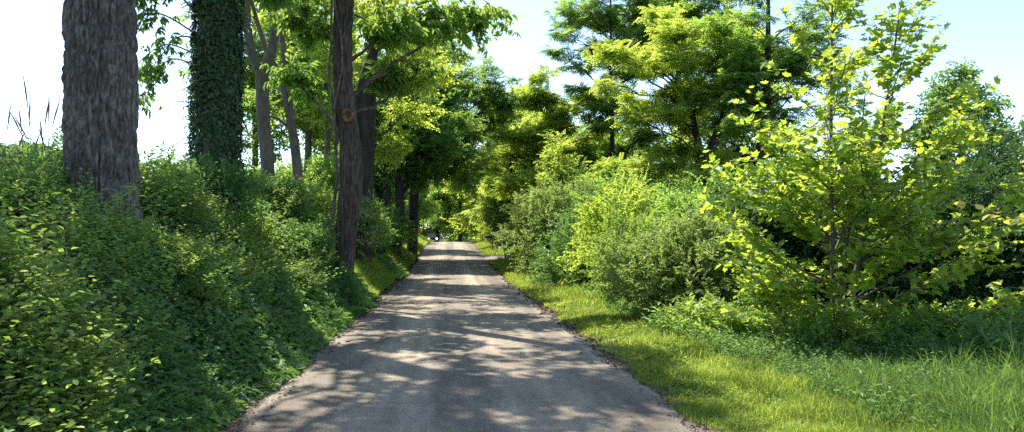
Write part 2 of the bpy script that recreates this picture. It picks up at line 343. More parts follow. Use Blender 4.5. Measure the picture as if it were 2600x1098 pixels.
Xr = roadx(Yr) + np.where(U < 0, U * wl[:, None], U * wr[:, None])
Zr = roadz(Yr) + .035 * (1 - U ** 2) + .008
Zr = np.where(np.abs(U) > .99, roadz(Yr) - .12, np.where(np.abs(U) > .98, roadz(Yr) - .005, Zr))
_, _, Fr = gridmesh(u, yr)
tag(MB().add(np.stack([Xr, Yr, Zr], -1).reshape(-1, 3), Fr, 0, .5, True).build('road', M['road']), kind='structure')
xd = np.arange(1.7, 14, .3); yd = np.linspace(0, 1, 13)
Xd, Td, Fd = gridmesh(xd, yd); hw = 1.5 + np.exp(-(Xd - 1.7) * .9) * 1.4
Yd = 45.6 + (Td * 2 - 1) * hw + .12 * (Xd - 2); Zd = np.maximum(ground(Xd, Yd), roadz(Yd) - .12) + .05; Zd[:, 0] = roadz(Yd[:, 0]) - .02
Zd[0] -= .1; Zd[-1] -= .1
tag(MB().add(np.stack([Xd, Yd, Zd], -1).reshape(-1, 3), Fd, 0, .5, True).build('driveway', M['drive']), kind='structure')

# ------------------------------------------------------------------ ground cover (stuff)
def in_view(x, y, m=1.6): return (x > -.6 * y - m) & (x < .86 * y + m) & (y > 0)
def grass(mb, rng, x, y, h, wd, lean=.45, zoff=0, bias=None):
    n = len(x); z = ground(x, y) + zoff; h = np.broadcast_to(h, (n,)) * rng.uniform(.5, 1.25, n); wd = np.broadcast_to(wd, (n,))
    a = rng.uniform(0, 2 * np.pi, n); b = rng.uniform(0, 2 * np.pi, n); ln = lean * rng.uniform(.1, 1.2, n)
    sd_ = np.stack([np.cos(a), np.sin(a), 0 * a], 1); ld = np.stack([np.cos(b), np.sin(b), 0 * b], 1); P = np.stack([x, y, z - .02], 1); up = np.array([0, 0, 1.])
    p1 = P + up * (h * .55)[:, None] + ld * (h * ln * .3)[:, None]; p2 = P + up * (h * (1 - .3 * ln))[:, None] + ld * (h * ln)[:, None]
    W = (sd_ * wd[:, None] * .5)
    V = np.stack([P - W, P + W, p1 + W * .8, p1 - W * .8, p2 + W * .12, p2 - W * .12], 1).reshape(-1, 3)
    F = (np.array([(0, 1, 2, 3), (3, 2, 4, 5)])[None] + (np.arange(n) * 6)[:, None, None]).reshape(-1, 4)
    rn = rng.uniform(0, 1, n) if bias is None else np.clip(bias + rng.uniform(-.25, .25, n), 0, 1)
    mb.add(V, F, 0, np.repeat(rn, 2))
def ysamp(rng, n, y0, y1, p): # density ~ y^-p
    u = rng.uniform(0, 1, n); q = 1 - p
    return (y0 ** q + u * (y1 ** q - y0 ** q)) ** (1 / q) if abs(q) > 1e-6 else y0 * (y1 / y0) ** u
def shrubline(y): return np.interp(y, [0, 6, 9, 13, 18, 26, 31, 40, 43], [3.9, 3.7, 3.6, 3.4, 3.5, 3.1, 2.9, 2.8, 2.4])
def stems(mb, rng, x, y, z0, L, nl, ls, leaf, out=(.35, 0, 1), wob=.5, mat=0, bias=None, stemmat=None):
    n = len(x); D = nrm(np.array(out)[None] + rng.normal(0, wob, (n, 3)) * np.array([1, 1, .3])); D[:, 2] = np.abs(D[:, 2]); D = nrm(D)
    L = np.broadcast_to(L, (n,)) * rng.uniform(.6, 1.3, n); ls = np.broadcast_to(ls, (n,))
    P0 = np.stack([x, y, z0], 1); a0 = rng.uniform(0, 6.28, n); rb = rng.uniform(0, 1, n) if bias is None else bias
    bend = rng.normal(0, .3, (n, 3)); bend[:, 2] = -.15
    for q in range(nl):
        t = (q + .6) / nl; P = P0 + D * (L * t)[:, None] + bend * (L * t * t)[:, None]
        a = a0 + q * 2.4 + rng.normal(0, .3, n); e = np.stack([np.cos(a), np.sin(a), .35 + rng.normal(0, .3, n)], 1)
        V, F = place(leaf, P, e, np.array([.2, -.1, 1.])[None] + rng.normal(0, .35, (n, 3)), ls * (1.15 - .5 * t) * rng.uniform(.7, 1.2, n))
        k = len(leaf[1]); mb.add(V, F, mat, np.repeat(np.clip(rb * .55 + rng.uniform(0, .3, n) + .15 * t, 0, 1), k))
    if stemmat is not None:
        A = np.stack([np.cos(a0), np.sin(a0), 0 * a0], 1) * .0022; p1 = P0 + D * (L * .5)[:, None] + bend * (L * .25)[:, None]; p2 = P0 + D * L[:, None] + bend * L[:, None]
        V = np.stack([P0 - A, P0 + A, p1 + A, p1 - A, p2 + A * .4, p2 - A * .4], 1).reshape(-1, 3)
        F = (np.array([(0, 1, 2, 3), (3, 2, 4, 5)])[None] + (np.arange(n) * 6)[:, None, None]).reshape(-1, 4); mb.add(V, F, stemmat, .6)
rng = np.random.default_rng(11)
# right verge short grass
mb = MB(); n = 170000
y = ysamp(rng, n, 4.2, 75, 1.25); x = roadx(y) + 2.0 + (rng.uniform(0, 1, n) ** 1.05) * (shrubline(y) - .9)
edge = 2.18 + (n2(y, y * 0, 1.3, 21) - .5) * .5
k = (x - roadx(y) > edge) & in_view(x, y) & ((y < 43) | (y > 48.5)); k &= (n2(x, y, 2.2, 22) > .42) | (rng.uniform(0, 1, n) < .3)
x, y = x[k], y[k]; tall = np.clip((x - edge[k]) / 1.6, .0, 1)
h = (.06 + .15 * tall) * (.3 + 1.9 * n2(x, y, 2.4, 23, 3) ** 1.5) * np.clip(y / 14, 1, 2)
grass(mb, rng, x, y, h, (.004 + .005 * rng.uniform(0, 1, len(x)) ** 2) * np.clip(y / 5, 1, 6), 1.0, 0, (n2(x, y, 1.6, 24) - .5) * 1.8 + .42 + .3 * (rng.uniform(0, 1, len(x)) < .12))
n = 2600; y = ysamp(rng, n, 4.4, 30, 1.1); x = roadx(y) + 2.35 + rng.uniform(0, 1, n) * (shrubline(y) - 2.2); k = (n2(x, y, 1.3, 46) > .5); x, y = x[k], y[k]
stems(mb, rng, x, y, ground(x, y), .13, 7, .038 * np.clip(y / 7, 1, 2.5), L_oval(.7), (0, 0, 1), .6, 0, None)
tag(mb.build('verge_grass', M['grass']), 'short sunlit yellow green grass along the right edge of the road', 'grass', kind='stuff')
# left verge grass (sunlit slope beyond the near tree) and along the bank foot
mb = MB(); n = 110000
y = ysamp(rng, n, 16, 80, 1.3); t = rng.uniform(0, 1, n) ** 1.1 * 2.3; x = roadx(y) - 2.1 - t
k = in_view(x, y) & (y > 17.5 + 1.5 * (t > .8))
x, y = x[k], y[k]; grass(mb, rng, x, y, (.13 + .14 * n2(x, y, 1, 25)) * np.clip(y / 20, 1, 2), .006 * np.clip(y / 8, 1, 6), .7, 0, n2(x, y, .7, 26) * 1.2 - .1)
n = 9000; y = ysamp(rng, n, 4, 18, 1.1); x = -2.0 - rng.uniform(0, 1, n) ** 2 * .5
k = (n2(x * 0, y, 1.3, 27) > .47); x, y = x[k], y[k]
grass(mb, rng, x, y, .05 + .2 * np.clip(-x - 2, 0, 1) + .12 * n2(x, y, 2, 51), .006 * np.clip(y / 6, 1, 3), .8)
tag(mb.build('bank_grass', M['grass']), 'bright grass on the left bank slope beyond the furrowed trunk', 'grass', kind='stuff')
# tall grass at lower right
mb = MB(); n = 75000
y = ysamp(rng, n, 4.2, 18, 1.0); x = shrubline(y) - .5 + rng.uniform(0, 1, n) * (.9 * y + 2.2 - shrubline(y)) 
k = in_view(x, y, 1.2); x, y = x[k], y[k]
hh = np.clip((x - shrubline(y) + .8) / 1.6, .25, 1) * (.22 + .5 * n2(x, y, .9, 28))
hh *= np.where((y > 9), .8, 1)
grass(mb, rng, x, y, hh * (.4 + 1.4 * n2(x, y, 1.9, 48) ** 1.5), (.006 + .009 * rng.uniform(0, 1, len(x)) ** 2) * np.clip(y / 6, 1, 3), .9, 0, (n2(x, y, 1.9, 29) - .5) * 2 + .4)
tag(mb.build('tall_grass', M['grass_d']), 'tall green grass below the hedge at the lower right', 'grass', kind='stuff')

def mound(x, y):
    m = np.clip(n2(x, y, .95, 31, 3) * 2.6 - .9, 0, 1) ; t = -(x + 2.05)
    return (.04 + .78 * m + .18 * n2(x, y, 3.2, 45, 2)) * np.clip(t / .9, .12, 1) + .35 * np.clip(n2(x, y, .3, 33, 2) * 2 - .8, 0, 1) * np.clip((t - 1) / 1.5, 0, 1)
# bank carpet and upright weeds
mb = MB(); n = 190000
y = ysamp(rng, n, 2.4, 60, 1.25); t = rng.uniform(0, 1, n) * np.interp(y, [2, 12, 60], [4.5, 5.5, 6.5]); x = roadx(y) - 2.02 - t + (n2(y * 0, y, 1.5, 34) - .5) * .4
k = in_view(x, y, 1.2) & ~((y > 18) & (t < 1.5) & (n2(x, y, .5, 35) > .38)); x, y, t = x[k], y[k], t[k]; n = len(x)
z = ground(x, y) + mound(x, y) * rng.uniform(0, 1, n) ** .8
lsz = .062 * np.clip(y / 6.5, .9, 4.2) * (.6 + .8 * n2(x, y, .5, 36))
Nn = np.stack([rng.normal(.3, .65, n), rng.normal(-.1, .65, n), np.ones(n)], 1); Dd = rdir(rng, n, .4); Dd[:, 0] += .5; Dd[:, 2] -= .25
V, F = place(L_oval(.58), np.stack([x, y, z], 1), Dd, Nn, lsz * rng.uniform(.5, 1.7, n))
mb.add(V, F, 0, np.repeat(np.clip((n2(x, y, 1.1, 37) - .5) * 1.9 + .25 + rng.uniform(-.1, .4, n), 0, 1), 2))
n = 17000
y = ysamp(rng, n, 2.4, 45, 1.15); t = .0 + rng.uniform(0, 1, n) * 5.6; x = roadx(y) - 2.2 - t
k = in_view(x, y, 1.2) & ~((y > 18) & (t < 1.5)); x, y, t = x[k], y[k], t[k]
m1 = n2(x, y, .55, 38) > .5
for sel, leaf, L_, nl, ls, mt in ((m1, L_oval(.36), .6, 13, .1, 0), (~m1, L_oval(.62), .38, 10, .075, 0)):
    X_, Y_ = x[sel], y[sel]; f = np.clip(Y_ / 8, 1, 2.6)
    stems(mb, rng, X_, Y_, ground(X_, Y_) + mound(X_, Y_) * .5, L_ * (.2 + 1.7 * n2(X_, Y_, 1.1, 39) ** 1.6) * np.clip((-X_ - 2) / 1.2, .3, 1.1), nl, ls * f, leaf, (.35, -.1, 1), .35, mt, np.clip((n2(X_, Y_, 1.2, 40) - .5) * 2.4 + .4, 0, 1), 1)
n = 1800; y = ysamp(rng, n, 3, 30, 1.1); x = -2.5 - rng.uniform(0, 1, n) * 5; k = in_view(x, y, 1); x, y = x[k], y[k]; n = len(x)
z = ground(x, y) + mound(x, y) * .6; P = np.stack([x, y, z], 1); D = rdir(rng, n, .3) + [0, 0, .35]; ln = rng.uniform(.25, .8, n)[:, None]
A = rdir(rng, n, .2) * .003; p1 = P + D * ln * .5 + [0, 0, .05]; p2 = P + D * ln - [0, 0, .08]
mb.add(np.stack([P - A, P + A, p1 + A, p1 - A, p2 + A * .4, p2 - A * .4], 1).reshape(-1, 3), (np.array([(0, 1, 2, 3), (3, 2, 4, 5)])[None] + (np.arange(n) * 6)[:, None, None]).reshape(-1, 4), 2, .6)
tag(mb.build('bank_undergrowth', [M['lf_bank'], M['stem'], M['straw']]), 'dense green leafy undergrowth covering the left roadside bank', 'undergrowth', kind='stuff')
# brighter honeysuckle-like patches (near left corner with its sunlight put into the leaf colour, mid slope, under the ivy trunk)
mb = MB()
for (cx, cyy, rx, ry, n, L, ls) in [(-3.2, 4.6, 1.0, 1.6, 1300, .5, .075), (-3.0, 6.6, .5, .8, 160, .3, .05), (-4.9, 6.9, .9, .8, 260, .4, .06), (-3.4, 9.2, .5, .9, 150, .3, .05), (-3.5, 13, .7, 1.5, 260, .4, .07), (-4.6, 12.6, .8, .8, 200, .45, .07), (-3.0, 17, .5, 1.5, 200, .4, .09), (-4.6, 18, .8, 1.5, 260, .6, .1), (-6.2, 10.5, 1.2, 1, 260, .5, .06), (-3.9, 7.9, .45, .5, 90, .75, .09), (-3.3, 7.6, .4, .5, 80, .5, .08), (-4.4, 5.9, .5, .5, 110, .8, .09), (-3.1, 11.2, .4, .8, 110, .6, .09), (-4.2, 11.6, .5, .6, 110, .8, .1), (-3.7, 14.8, .5, .9, 120, .7, .1), (-2.9, 9, .3, .6, 70, .4, .08), (-5.1, 8.2, .5, .5, 110, .8, .09), (-2.8, 14.5, .3, 1, 90, .45, .09), (-3.0, 5.2, .6, .8, 400, .6, .085)]:
    a = rng.uniform(0, 6.28, n); r = np.sqrt(rng.uniform(0, 1, n)); x = cx + rx * r * np.cos(a); y = cyy + ry * r * np.sin(a)
    k = x < -2.25; x, y = x[k], y[k]
    stems(mb, rng, x, y, ground(x, y) + mound(x, y) * .8, L, 14, ls, L_oval(.52), (.35, -.15, 1), .4, 0, None, 1)
tag(mb.build('honeysuckle_patches', [M['lf_bankb'], M['stem']]), 'patches of brighter leafy vines on the left bank, coloured as sunlit in the near corner', 'undergrowth', kind='stuff')
# weeds at the foot of the right hedge
mb = MB(); n = 10000
y = ysamp(rng, n, 4.5, 34, 1.0); x = shrubline(y) + .75 + rng.uniform(-.15, 1, n) ** 1 * np.interp(y, [6, 12, 34], [3.6, 3.6, 1.2])
k = in_view(x, y, 1) & (n2(x, y, .9, 49) > .36); x, y = x[k], y[k]; f = np.clip(y / 9, 1, 2.6)
m_ = n2(x, y, 1.3, 52) > .5
for sel, lf_, L_, l_ in ((m_, L_oval(.34), .5, .085), (~m_, L_oval(.62), .34, .06)):
    stems(mb, rng, x[sel], y[sel], ground(x[sel], y[sel]), L_ * (.3 + 1.3 * n2(x[sel], y[sel], 1.1, 53)), 11, l_ * f[sel], lf_, (0, -.2, 1), .45, 0, np.clip((n2(x[sel], y[sel], 1.2, 43) - .5) * 2.2 + .45, 0, 1), 1)
tag(mb.build('hedge_foot_weeds', [M['lf_bank'], M['stem']]), 'leafy weeds growing at the foot of the right hedge', 'weeds', kind='stuff')
# litter and gravel along the road edges
mb = MB(); n = 5000
y = ysamp(rng, n, 3.5, 45, 1.2); lft = rng.uniform(0, 1, n) < .6; e_ = rng.normal(.1, .17, n)
x = roadx(y) + np.where(lft, -2.02 - e_, 2.1 + e_ * .8)
z = np.maximum(ground(x, y), np.where(np.abs(x - .1) < 2.0, roadz(y) + .015, -9)) + .008
V, F = place(L_quad(.5, .15), np.stack([x, y, z], 1), rdir(rng, n, .15), np.array([0, 0, 1.]) + rng.normal(0, .4, (n, 3)), .035 * rng.uniform(.4, 1.6, n) * np.clip(y / 7, 1, 3))
mb.add(V, F, 0, rng.uniform(0, 1, n))
tag(mb.build('leaf_litter', M['litter']), 'dry brown leaves and twigs along the road edges', 'leaf litter', kind='stuff')
mb = MB(); n = 7000
y = ysamp(rng, n, 4, 30, 1.2); lft = rng.uniform(0, 1, n) < .45; e_ = rng.normal(.0, .2, n)
x = roadx(y) + np.where(lft, -1.98 - e_, 2.06 + e_)
z = np.maximum(ground(x, y), np.where(np.abs(x - .1) < 2.02, roadz(y) + .01, -9)); r = .009 * rng.uniform(.4, 1.8, n)
oct_ = np.array([(1, 0, 0), (0, 1, 0), (-1, 0, 0), (0, -1, 0), (0, 0, .8), (0, 0, -.6)], float); of = np.array([(0, 1, 4), (1, 2, 4), (2, 3, 4), (3, 0, 4), (1, 0, 5), (2, 1, 5), (3, 2, 5), (0, 3, 5)])
V, F = place((oct_, of), np.stack([x, y, z], 1), rdir(rng, n, .2), np.array([0, 0, 1.]) + rng.normal(0, .2, (n, 3)), r)
mb.add(V, F, 0, .5)
tag(mb.build('gravel', M['stone']), 'loose grey gravel along the road edges', 'gravel', kind='stuff')

# ------------------------------------------------------------------ trees
def bark_trunk(mb, path, radii, amp, kxy, kz, seed=0, nk=96, dz=.03, mat=0, flare=None, plate=True):
    P = np.asarray(path, float); zz = np.arange(P[0, 2], P[-1, 2], dz); sp = spline(np.column_stack([P, radii]), 200)
    o = np.argsort(sp[:, 2]); cx = np.interp(zz, sp[o, 2], sp[o, 0]); cyy = np.interp(zz, sp[o, 2], sp[o, 1]); r = np.interp(zz, sp[o, 2], sp[o, 3])
    a = np.arange(nk) / nk * 2 * np.pi; A, Zz = np.meshgrid(a, zz); Rr = r[:, None] * np.ones_like(A)
    if flare: # buttress lobes near the base
        hgt, fa, lob = flare; Rr = Rr * (1 + fa * np.exp(-(Zz - zz[0]) / hgt) * (1 + .35 * np.cos(A * lob + seed)))
    r0_ = r.mean(); Q = np.stack([np.cos(A) * r0_ * kxy + seed, np.sin(A) * r0_ * kxy, Zz * kz + np.sin(A * 3) * .2], -1).reshape(-1, 3)
    wv = (vnoise(Q * .5, seed) - .5)[:, None] * np.array([1.2, 1.2, 0]); nn = fbm(Q + wv, 3, seed)
    rg = 1 - np.abs(2 * nn - 1) * 2.2; d_ = np.clip(rg, 0, 1) ** 1.3
    lump = fbm(Q * np.array([.12, .12, .3]), 2, seed + 5) - .5
    Rr = Rr - amp * d_.reshape(A.shape) + lump.reshape(A.shape) * r0_ * .22
    V = np.stack([cx[:, None] + np.cos(A) * Rr, cyy[:, None] + np.sin(A) * Rr, Zz], -1).reshape(-1, 3)
    m_ = len(zz); i = np.arange(m_ - 1)[:, None] * nk; j = np.arange(nk)[None]
    F = np.stack([i + j, i + (j + 1) % nk, i + nk + (j + 1) % nk, i + nk + j], -1).reshape(-1, 4); mb.add(V, F, mat, .5, True)
def quadbez(p0, c, p1, n):
    t = np.linspace(0, 1, n)[:, None]; return (1 - t) ** 2 * p0 + 2 * t * (1 - t) * c + t * t * p1
def grow(W, Lf, rng, trunk, clumps, kind, ss, nsub=12, nsp=7, droop=.15, limb=.3, flat=.45, tw=True, bias0=0., lmat=0, amin=.3):
    nsp = int(nsp * 1.35)
    T = np.asarray(trunk, float); zmin, zmax = T[:, 2].min(), T[:, 2].max(); o = np.argsort(T[:, 2])
    for cl in clumps:
        c = np.array(cl[:3], float); rx, rz = cl[3], cl[4]
        za = c[2] - rng.uniform(.4, .9) * np.hypot(c[0] - np.interp(c[2], T[o, 2], T[o, 0]), c[1] - np.interp(c[2], T[o, 2], T[o, 1])) - rz * .3
        za = np.clip(za, zmin + (zmax - zmin) * amin, zmax - .02)
        p0 = np.array([np.interp(za, T[o, 2], T[o, 0]), np.interp(za, T[o, 2], T[o, 1]), za]); tr = np.interp(za, T[o, 2], T[o, 3])
        L = np.linalg.norm(c - p0); lr = min(tr * .5, .01 + limb * .035 * L)
        pth = quadbez(p0, p0 + (c - p0) * .5 + np.array([0, 0, .12 * L]) + rng.normal(0, .05 * L, 3), c, 7); pth[1:-1] += rng.normal(0, .02 * L, (5, 3))
        W.add(*tube(pth, np.linspace(lr, lr * .3, 7), 5), 0, .5, True)
        e = rdir(rng, nsub) ; E_ = c + e * np.array([rx, rx, rz]) * rng.uniform(.55, 1.05, (nsub, 1))
        st = pth[rng.integers(3, 7, nsub)]; mid = (st + E_) / 2 + rng.normal(0, .08 * rx, (nsub, 3)) + np.array([0, 0, .06 * rx])
        if tw:
            for q in range(nsub): W.add(*tube(np.array([st[q], mid[q], E_[q]]), [lr * .3, lr * .2, .004], 3), 0, .5)
        tt = rng.uniform(.25, 1.03, (nsub, nsp, 1)); P = ((1 - tt) ** 2 * st[:, None] + 2 * tt * (1 - tt) * mid[:, None] + tt ** 2 * E_[:, None])
        P = P + rng.normal(0, .06 * rx, P.shape) * np.array([1, 1, min(1, rz / rx * 1.6)]); P = P.reshape(-1, 3)
        D = np.repeat(nrm(E_ - st), nsp, 0) * .7 + rdir(rng, len(P), .35) * .8; D[:, 2] -= droop
        N = np.array([0, 0, 1.]) + rng.normal(0, flat, P.shape)
        cb = rng.uniform(-.3, .3); b = np.clip(rng.uniform(.1, .8, len(P)) + cb + bias0, 0, 1)
        add_sprays(Lf, rng, kind, P, D, N, ss * rng.uniform(.7, 1.25, len(P)), lmat, b)
def clumpset(rng, c, rx, ry, rz, n, cr, hollow=.35, lo=-1, rzf=.6):
    out_ = []
    while len(out_) < n:
        v = rng.uniform(-1, 1, 3); d_ = np.linalg.norm(v)
        if d_ > 1 or d_ < hollow or v[2] < lo: continue
        s__ = cr * rng.uniform(.65, 1.25); out_.append((c[0] + v[0] * rx, c[1] + v[1] * ry, c[2] + v[2] * rz, s__, s__ * rzf))
    return out_
def tapered(pts, rr, n=24):
    return spline(np.column_stack([np.asarray(pts, float), rr]), n)
def tree(name, label, cat, loc, trunks, crowns, bark, leaf, seed, group=None, kind='twig', ss=.45, nsub=12, nsp=7, detail=None, wood_k=8, **kw):
    rng = np.random.default_rng(seed); root = empty(name, loc); tag(root, label, cat, group)
    W = MB(); Bm = MB(); Lf = MB(); paths = []
    for ti, (pts, rr) in enumerate(trunks):
        T = tapered(pts, rr); paths.append(T)
        if detail and ti in detail: bark_trunk(W, np.array(pts), np.array(rr), *detail[ti])
        else: W.add(*tube(T[:, :3] , T[:, 3], wood_k), 0, .5, True)
    for (ti, cl) in crowns: grow(Bm, Lf, rng, paths[ti], cl, kind, ss, nsub, nsp, **kw)
    W.build('trunk', bark, root)
    if Bm.n: Bm.build('branches', bark, root)
    if Lf.n: Lf.build('crown', leaf, root)
    return root
def cs(seed, *a, **k): return clumpset(np.random.default_rng(seed), *a, **k)
def L(x, y, dz=-.15): return (x, y, g1(x, y) + dz)
def T_(x, y, z): return (x, y, z)

# 1 big rough trunk (left front)
l = L(-4.12, 9.3)
z0 = l[2]
t1 = tree('broad_tree', 'broad grey rough barked trunk rising from the left bank, the thickest one in front', 'tree', l,
    [([(0, 0, 0), (-.02, 0, 1.2), (-.06, 0, 2.8), (-.1, .1, 5), (-.1, .3, 8)], [.43, .41, .395, .37, .3])],
    [(0, [(-.4, 3.6, 9.6, 1.6, 1.0), (-2.5, -3, 8.6, 1.7, 1.), (1.2, 2.6, 9.5, 1.6, 1), (-1, -1, 11, 2, 1.2), (-3, 3.4, 8.3, 1.6, .9), (-4.2, -1.6, 9, 1.6, 1), (-1.4, 3.6, 10.4, 1.7, 1), (-7, -1, 9.4, 1.5, 1), (-2.6, 5, 8.9, 1.6, 1),  (-6.4, 5, 9, 1.6, 1), (1.9, -.6, 9.4, 1.4, .9), (-.5, .5, 12.6, 1.9, 1.1), (.5, 4.2, 8.4, 1.3, .8)])],  # unseen high clumps, spread shaped to shade the bank and leave a sun gap
    M['bark_grey'], M['lf_mid'], 101, kind='hang', amin=.8, ss=.42, nsub=15, nsp=6, detail={0: (.065, 18, 3.8, 3, 280, .015, 0, (.45, .26, 5))})
# hanging branch between the two front trunks
def sprig(root, name_l, rng, paths, kind, ss, per, wood, leaf, r0_=.02, droop=.35, N0=(0, 0, 1)):
    W = MB(); Lf = MB()
    for p in paths:
        P = spline(p, 14); W.add(*tube(P, np.linspace(r0_, .004, 14), 4), 0, .5)
        idx = rng.integers(3, 14, per); Q = P[idx] + rng.normal(0, .06, (per, 3)); Tn = nrm(np.gradient(P, axis=0))[idx]
        D = Tn * .6 + rdir(rng, per, .4) * .8; D[:, 2] -= droop
        E_ = Q + nrm(D) * rng.uniform(.05, .35, (per, 1))
        for q in range(per): W.add(*tube(np.array([P[idx[q]], E_[q]]), [.005, .003], 3), 0, .5)
        add_sprays(Lf, rng, kind, E_, D, np.array(N0) + rng.normal(0, .4, E_.shape), ss * rng.uniform(.7, 1.2, per))
    W.build('branch', wood, root); Lf.build('branch_leaves', leaf, root)

# 2 ivy covered trunk
l = L(-4.54, 15.0)
t2 = tree('ivy_clad_tree', 'thick trunk wrapped in dark ivy, second from the left', 'tree', l,
    [([(0, 0, 0), (.0, 0, 2), (.0, 0, 4), (.05, .1, 6.5), (.1, .3, 9.5)], [.42, .40, .39, .36, .28])],
    [(0, [(-3, -.5, 8.2, 1.6, 1), (-2, 2, 9.4, 1.8, 1.1), (1.6, 1.2, 9.2, 1.8, 1.), (2.6, -1.6, 8.6, 1.5, .9), (.2, -2.6, 9.3, 1.8, 1.), (-.6, .4, 11.6, 2.2, 1.3), (-2.6, -3, 9.8, 1.6, 1.), (1.4, -.5, 9.6, 1.6, 1), (.5, -1.9, 10.6, 1.6, 1), (1.9, .6, 10.6, 1.5, 1), (2.4, -.6, 9.9, 1.3, .8), (-1.1, -.8, 4.9, .7, .5), (-1.6, -.2, 5.6, .8, .6), (1.1, .4, 5.2, .6, .5), (1.5, .9, 6.2, .9, .6)])],  # high clumps out of view, some added to cast the shadow on the road
    M['bark_grey'], M['lf_mid'], 102, kind='hang', amin=.5, ss=.42, nsub=15, nsp=6, detail={0: (.045, 13, 2.8, 7, 120, .035, 0, (.4, .15, 5))})
rg = np.random.default_rng(9); W = MB(); n = 15000
a = rg.uniform(0, 2 * np.pi, n); zz = rg.uniform(.3, 8, n); cov = fbm(np.stack([np.cos(a) * 1.6, np.sin(a) * 1.6, zz * .9], 1), 2, 8)
bare = (np.cos(a + 2.15) > .9) & (zz < 2.0) & (cov < .45) | (np.cos(a + 2.6) > .6) & (zz > 5.2) & (cov < .55); k = ~bare & (cov > .25); a, zz, cov = a[k], zz[k], cov[k]; n = len(a)
out_n = np.stack([np.cos(a), np.sin(a), 0 * a], 1); rad = np.interp(zz, [0, 2, 4, 6.5, 8], [.43, .41, .4, .37, .33]) + (.02 + .13 * cov * rg.uniform(0, 1, n) ** 1.5)
P = out_n * rad[:, None] + np.stack([0 * a, 0 * a, zz], 1)
ivy_leaf = (np.array([(0, 0, 0), (.42, .1, .05), (.28, .45, .04), (0, 1, -.05), (-.28, .45, .04), (-.42, .1, .05)], float), np.array([(0, 1, 2, 3), (0, 3, 4, 5)]))
V, F = place(ivy_leaf, P, np.array([0, 0, -.8]) + rg.normal(0, .45, P.shape) + out_n * .25, out_n + np.array([0, 0, .35]) + rg.normal(0, .3, P.shape), .085 * rg.uniform(.6, 1.3, n))
W.add(V, F, 0, np.repeat(rg.uniform(0, 1, n), 2))
n = 500; a = rg.uniform(0, 6.28, n); zz = rg.uniform(.5, 8, n); out_n = np.stack([np.cos(a), np.sin(a), 0 * a], 1)
P = out_n * .45 + np.stack([0 * a, 0 * a, zz], 1); add_sprays(W, rg, 'bush_fine', P, out_n + rg.normal(0, .4, P.shape) - [0, 0, .4], out_n * .5 + [0, 0, 1.], .22)
W.build('ivy', M['lf_ivy'], t2)
# hanging branches, from ivy tree to the left, behind the first trunk
sprig(t2, '', np.random.default_rng(77), [
    [(-.3, -.5, 3.3), (-.6, -.8, 3.3), (-.85, -1.0, 2.9), (-.98, -1.1, 2.5)],
    [(-.3, -.5, 3.5), (-.6, -.9, 3.55), (-.9, -1.1, 3.3), (-1.15, -1.2, 2.9)],
    [(-.3, -.5, 3.9), (-.7, -.9, 4.1), (-1.0, -1.1, 4.0), (-1.3, -1.2, 3.7)],
    [(-.3, -.5, 4.3), (-.6, -.7, 4.6), (-1.1, -1.0, 4.4), (-1.5, -1.1, 4.2)],
    [(-.3, -.5, 3.8), (-.5, -.8, 3.7), (-.7, -1.0, 3.3), (-.8, -1.2, 3.0)]], 'hang', .26, 26, M['bark_grey'], M['lf_mid'], .018)

# 3 forked pale trunk
l = L(-5.2, 22); tree('forked_tree', 'slim pale trunk that forks in a V, between the ivy trunk and the vine trunk', 'tree', l,
    [([(0, 0, 0), (.0, 0, 1.4), (-.14, 0, 3), (-.2, 0, 4.4)], [.22, .19, .18, .19]), ([(-.2, 0, 4.3), (-.5, 0, 4.95), (-.66, .05, 6.2), (-.8, .2, 9)], [.14, .13, .11, .06]), ([(-.2, 0, 4.3), (.05, 0, 4.95), (.22, .05, 6.2), (.5, .2, 9.4)], [.15, .14, .12, .06])],
    [(1, [(-2.4, .5, 9, 1.5, .9), (-.8, -1, 10, 1.5, .9), (-2.6, 2, 10, 1.6, 1)]), (2, [(1.4, .6, 9.6, 1.5, .9), (.4, .4, 11.2, 1.8, 1), (.8, -1.5, 9.2, 1.2, .8)])],
    M['bark_pale'], M['lf_mid'], 103, kind='twig', ss=.45, nsub=12, nsp=7, wood_k=14, flat=.5)
# 4 twin stem
l = L(-4.65, 24); tree('twin_stem_tree', 'slender leaning trunk with two upright stems, right behind the pale forked trunk', 'tree', l,
    [([(0, 0, 0), (.02, 0, .6), (-.08, 0, 1.6), (-.2, 0, 2.7), (-.35, 0, 3.6)], [.2, .17, .15, .15, .14]), ([(-.35, 0, 3.5), (-.65, .05, 4.8), (-1.2, .1, 6.0), (-1.7, .2, 7.6)], [.11, .1, .08, .05]), ([(-.35, 0, 3.5), (-.3, 0, 4.4), (-.55, 0, 5.6), (-.8, 0, 8)], [.11, .1, .09, .05]), ([(-.1, 0, 2.9), (-.6, .1, 3.5), (-1.0, .1, 3.7)], [.06, .045, .03])],
    [(1, [(-2.6, .5, 7.6, 1.4, .8), (-1.6, 1.6, 8.6, 1.4, .8)]), (2, [(.2, .4, 7.8, 1.3, .8), (-.9, -.6, 9, 1.5, .9)]), (3, [(-1.3, .2, 3.9, .5, .4)])],
    M['bark_pale'], M['lf_mid'], 104, kind='twig', ss=.42, nsub=12, nsp=7, wood_k=10)
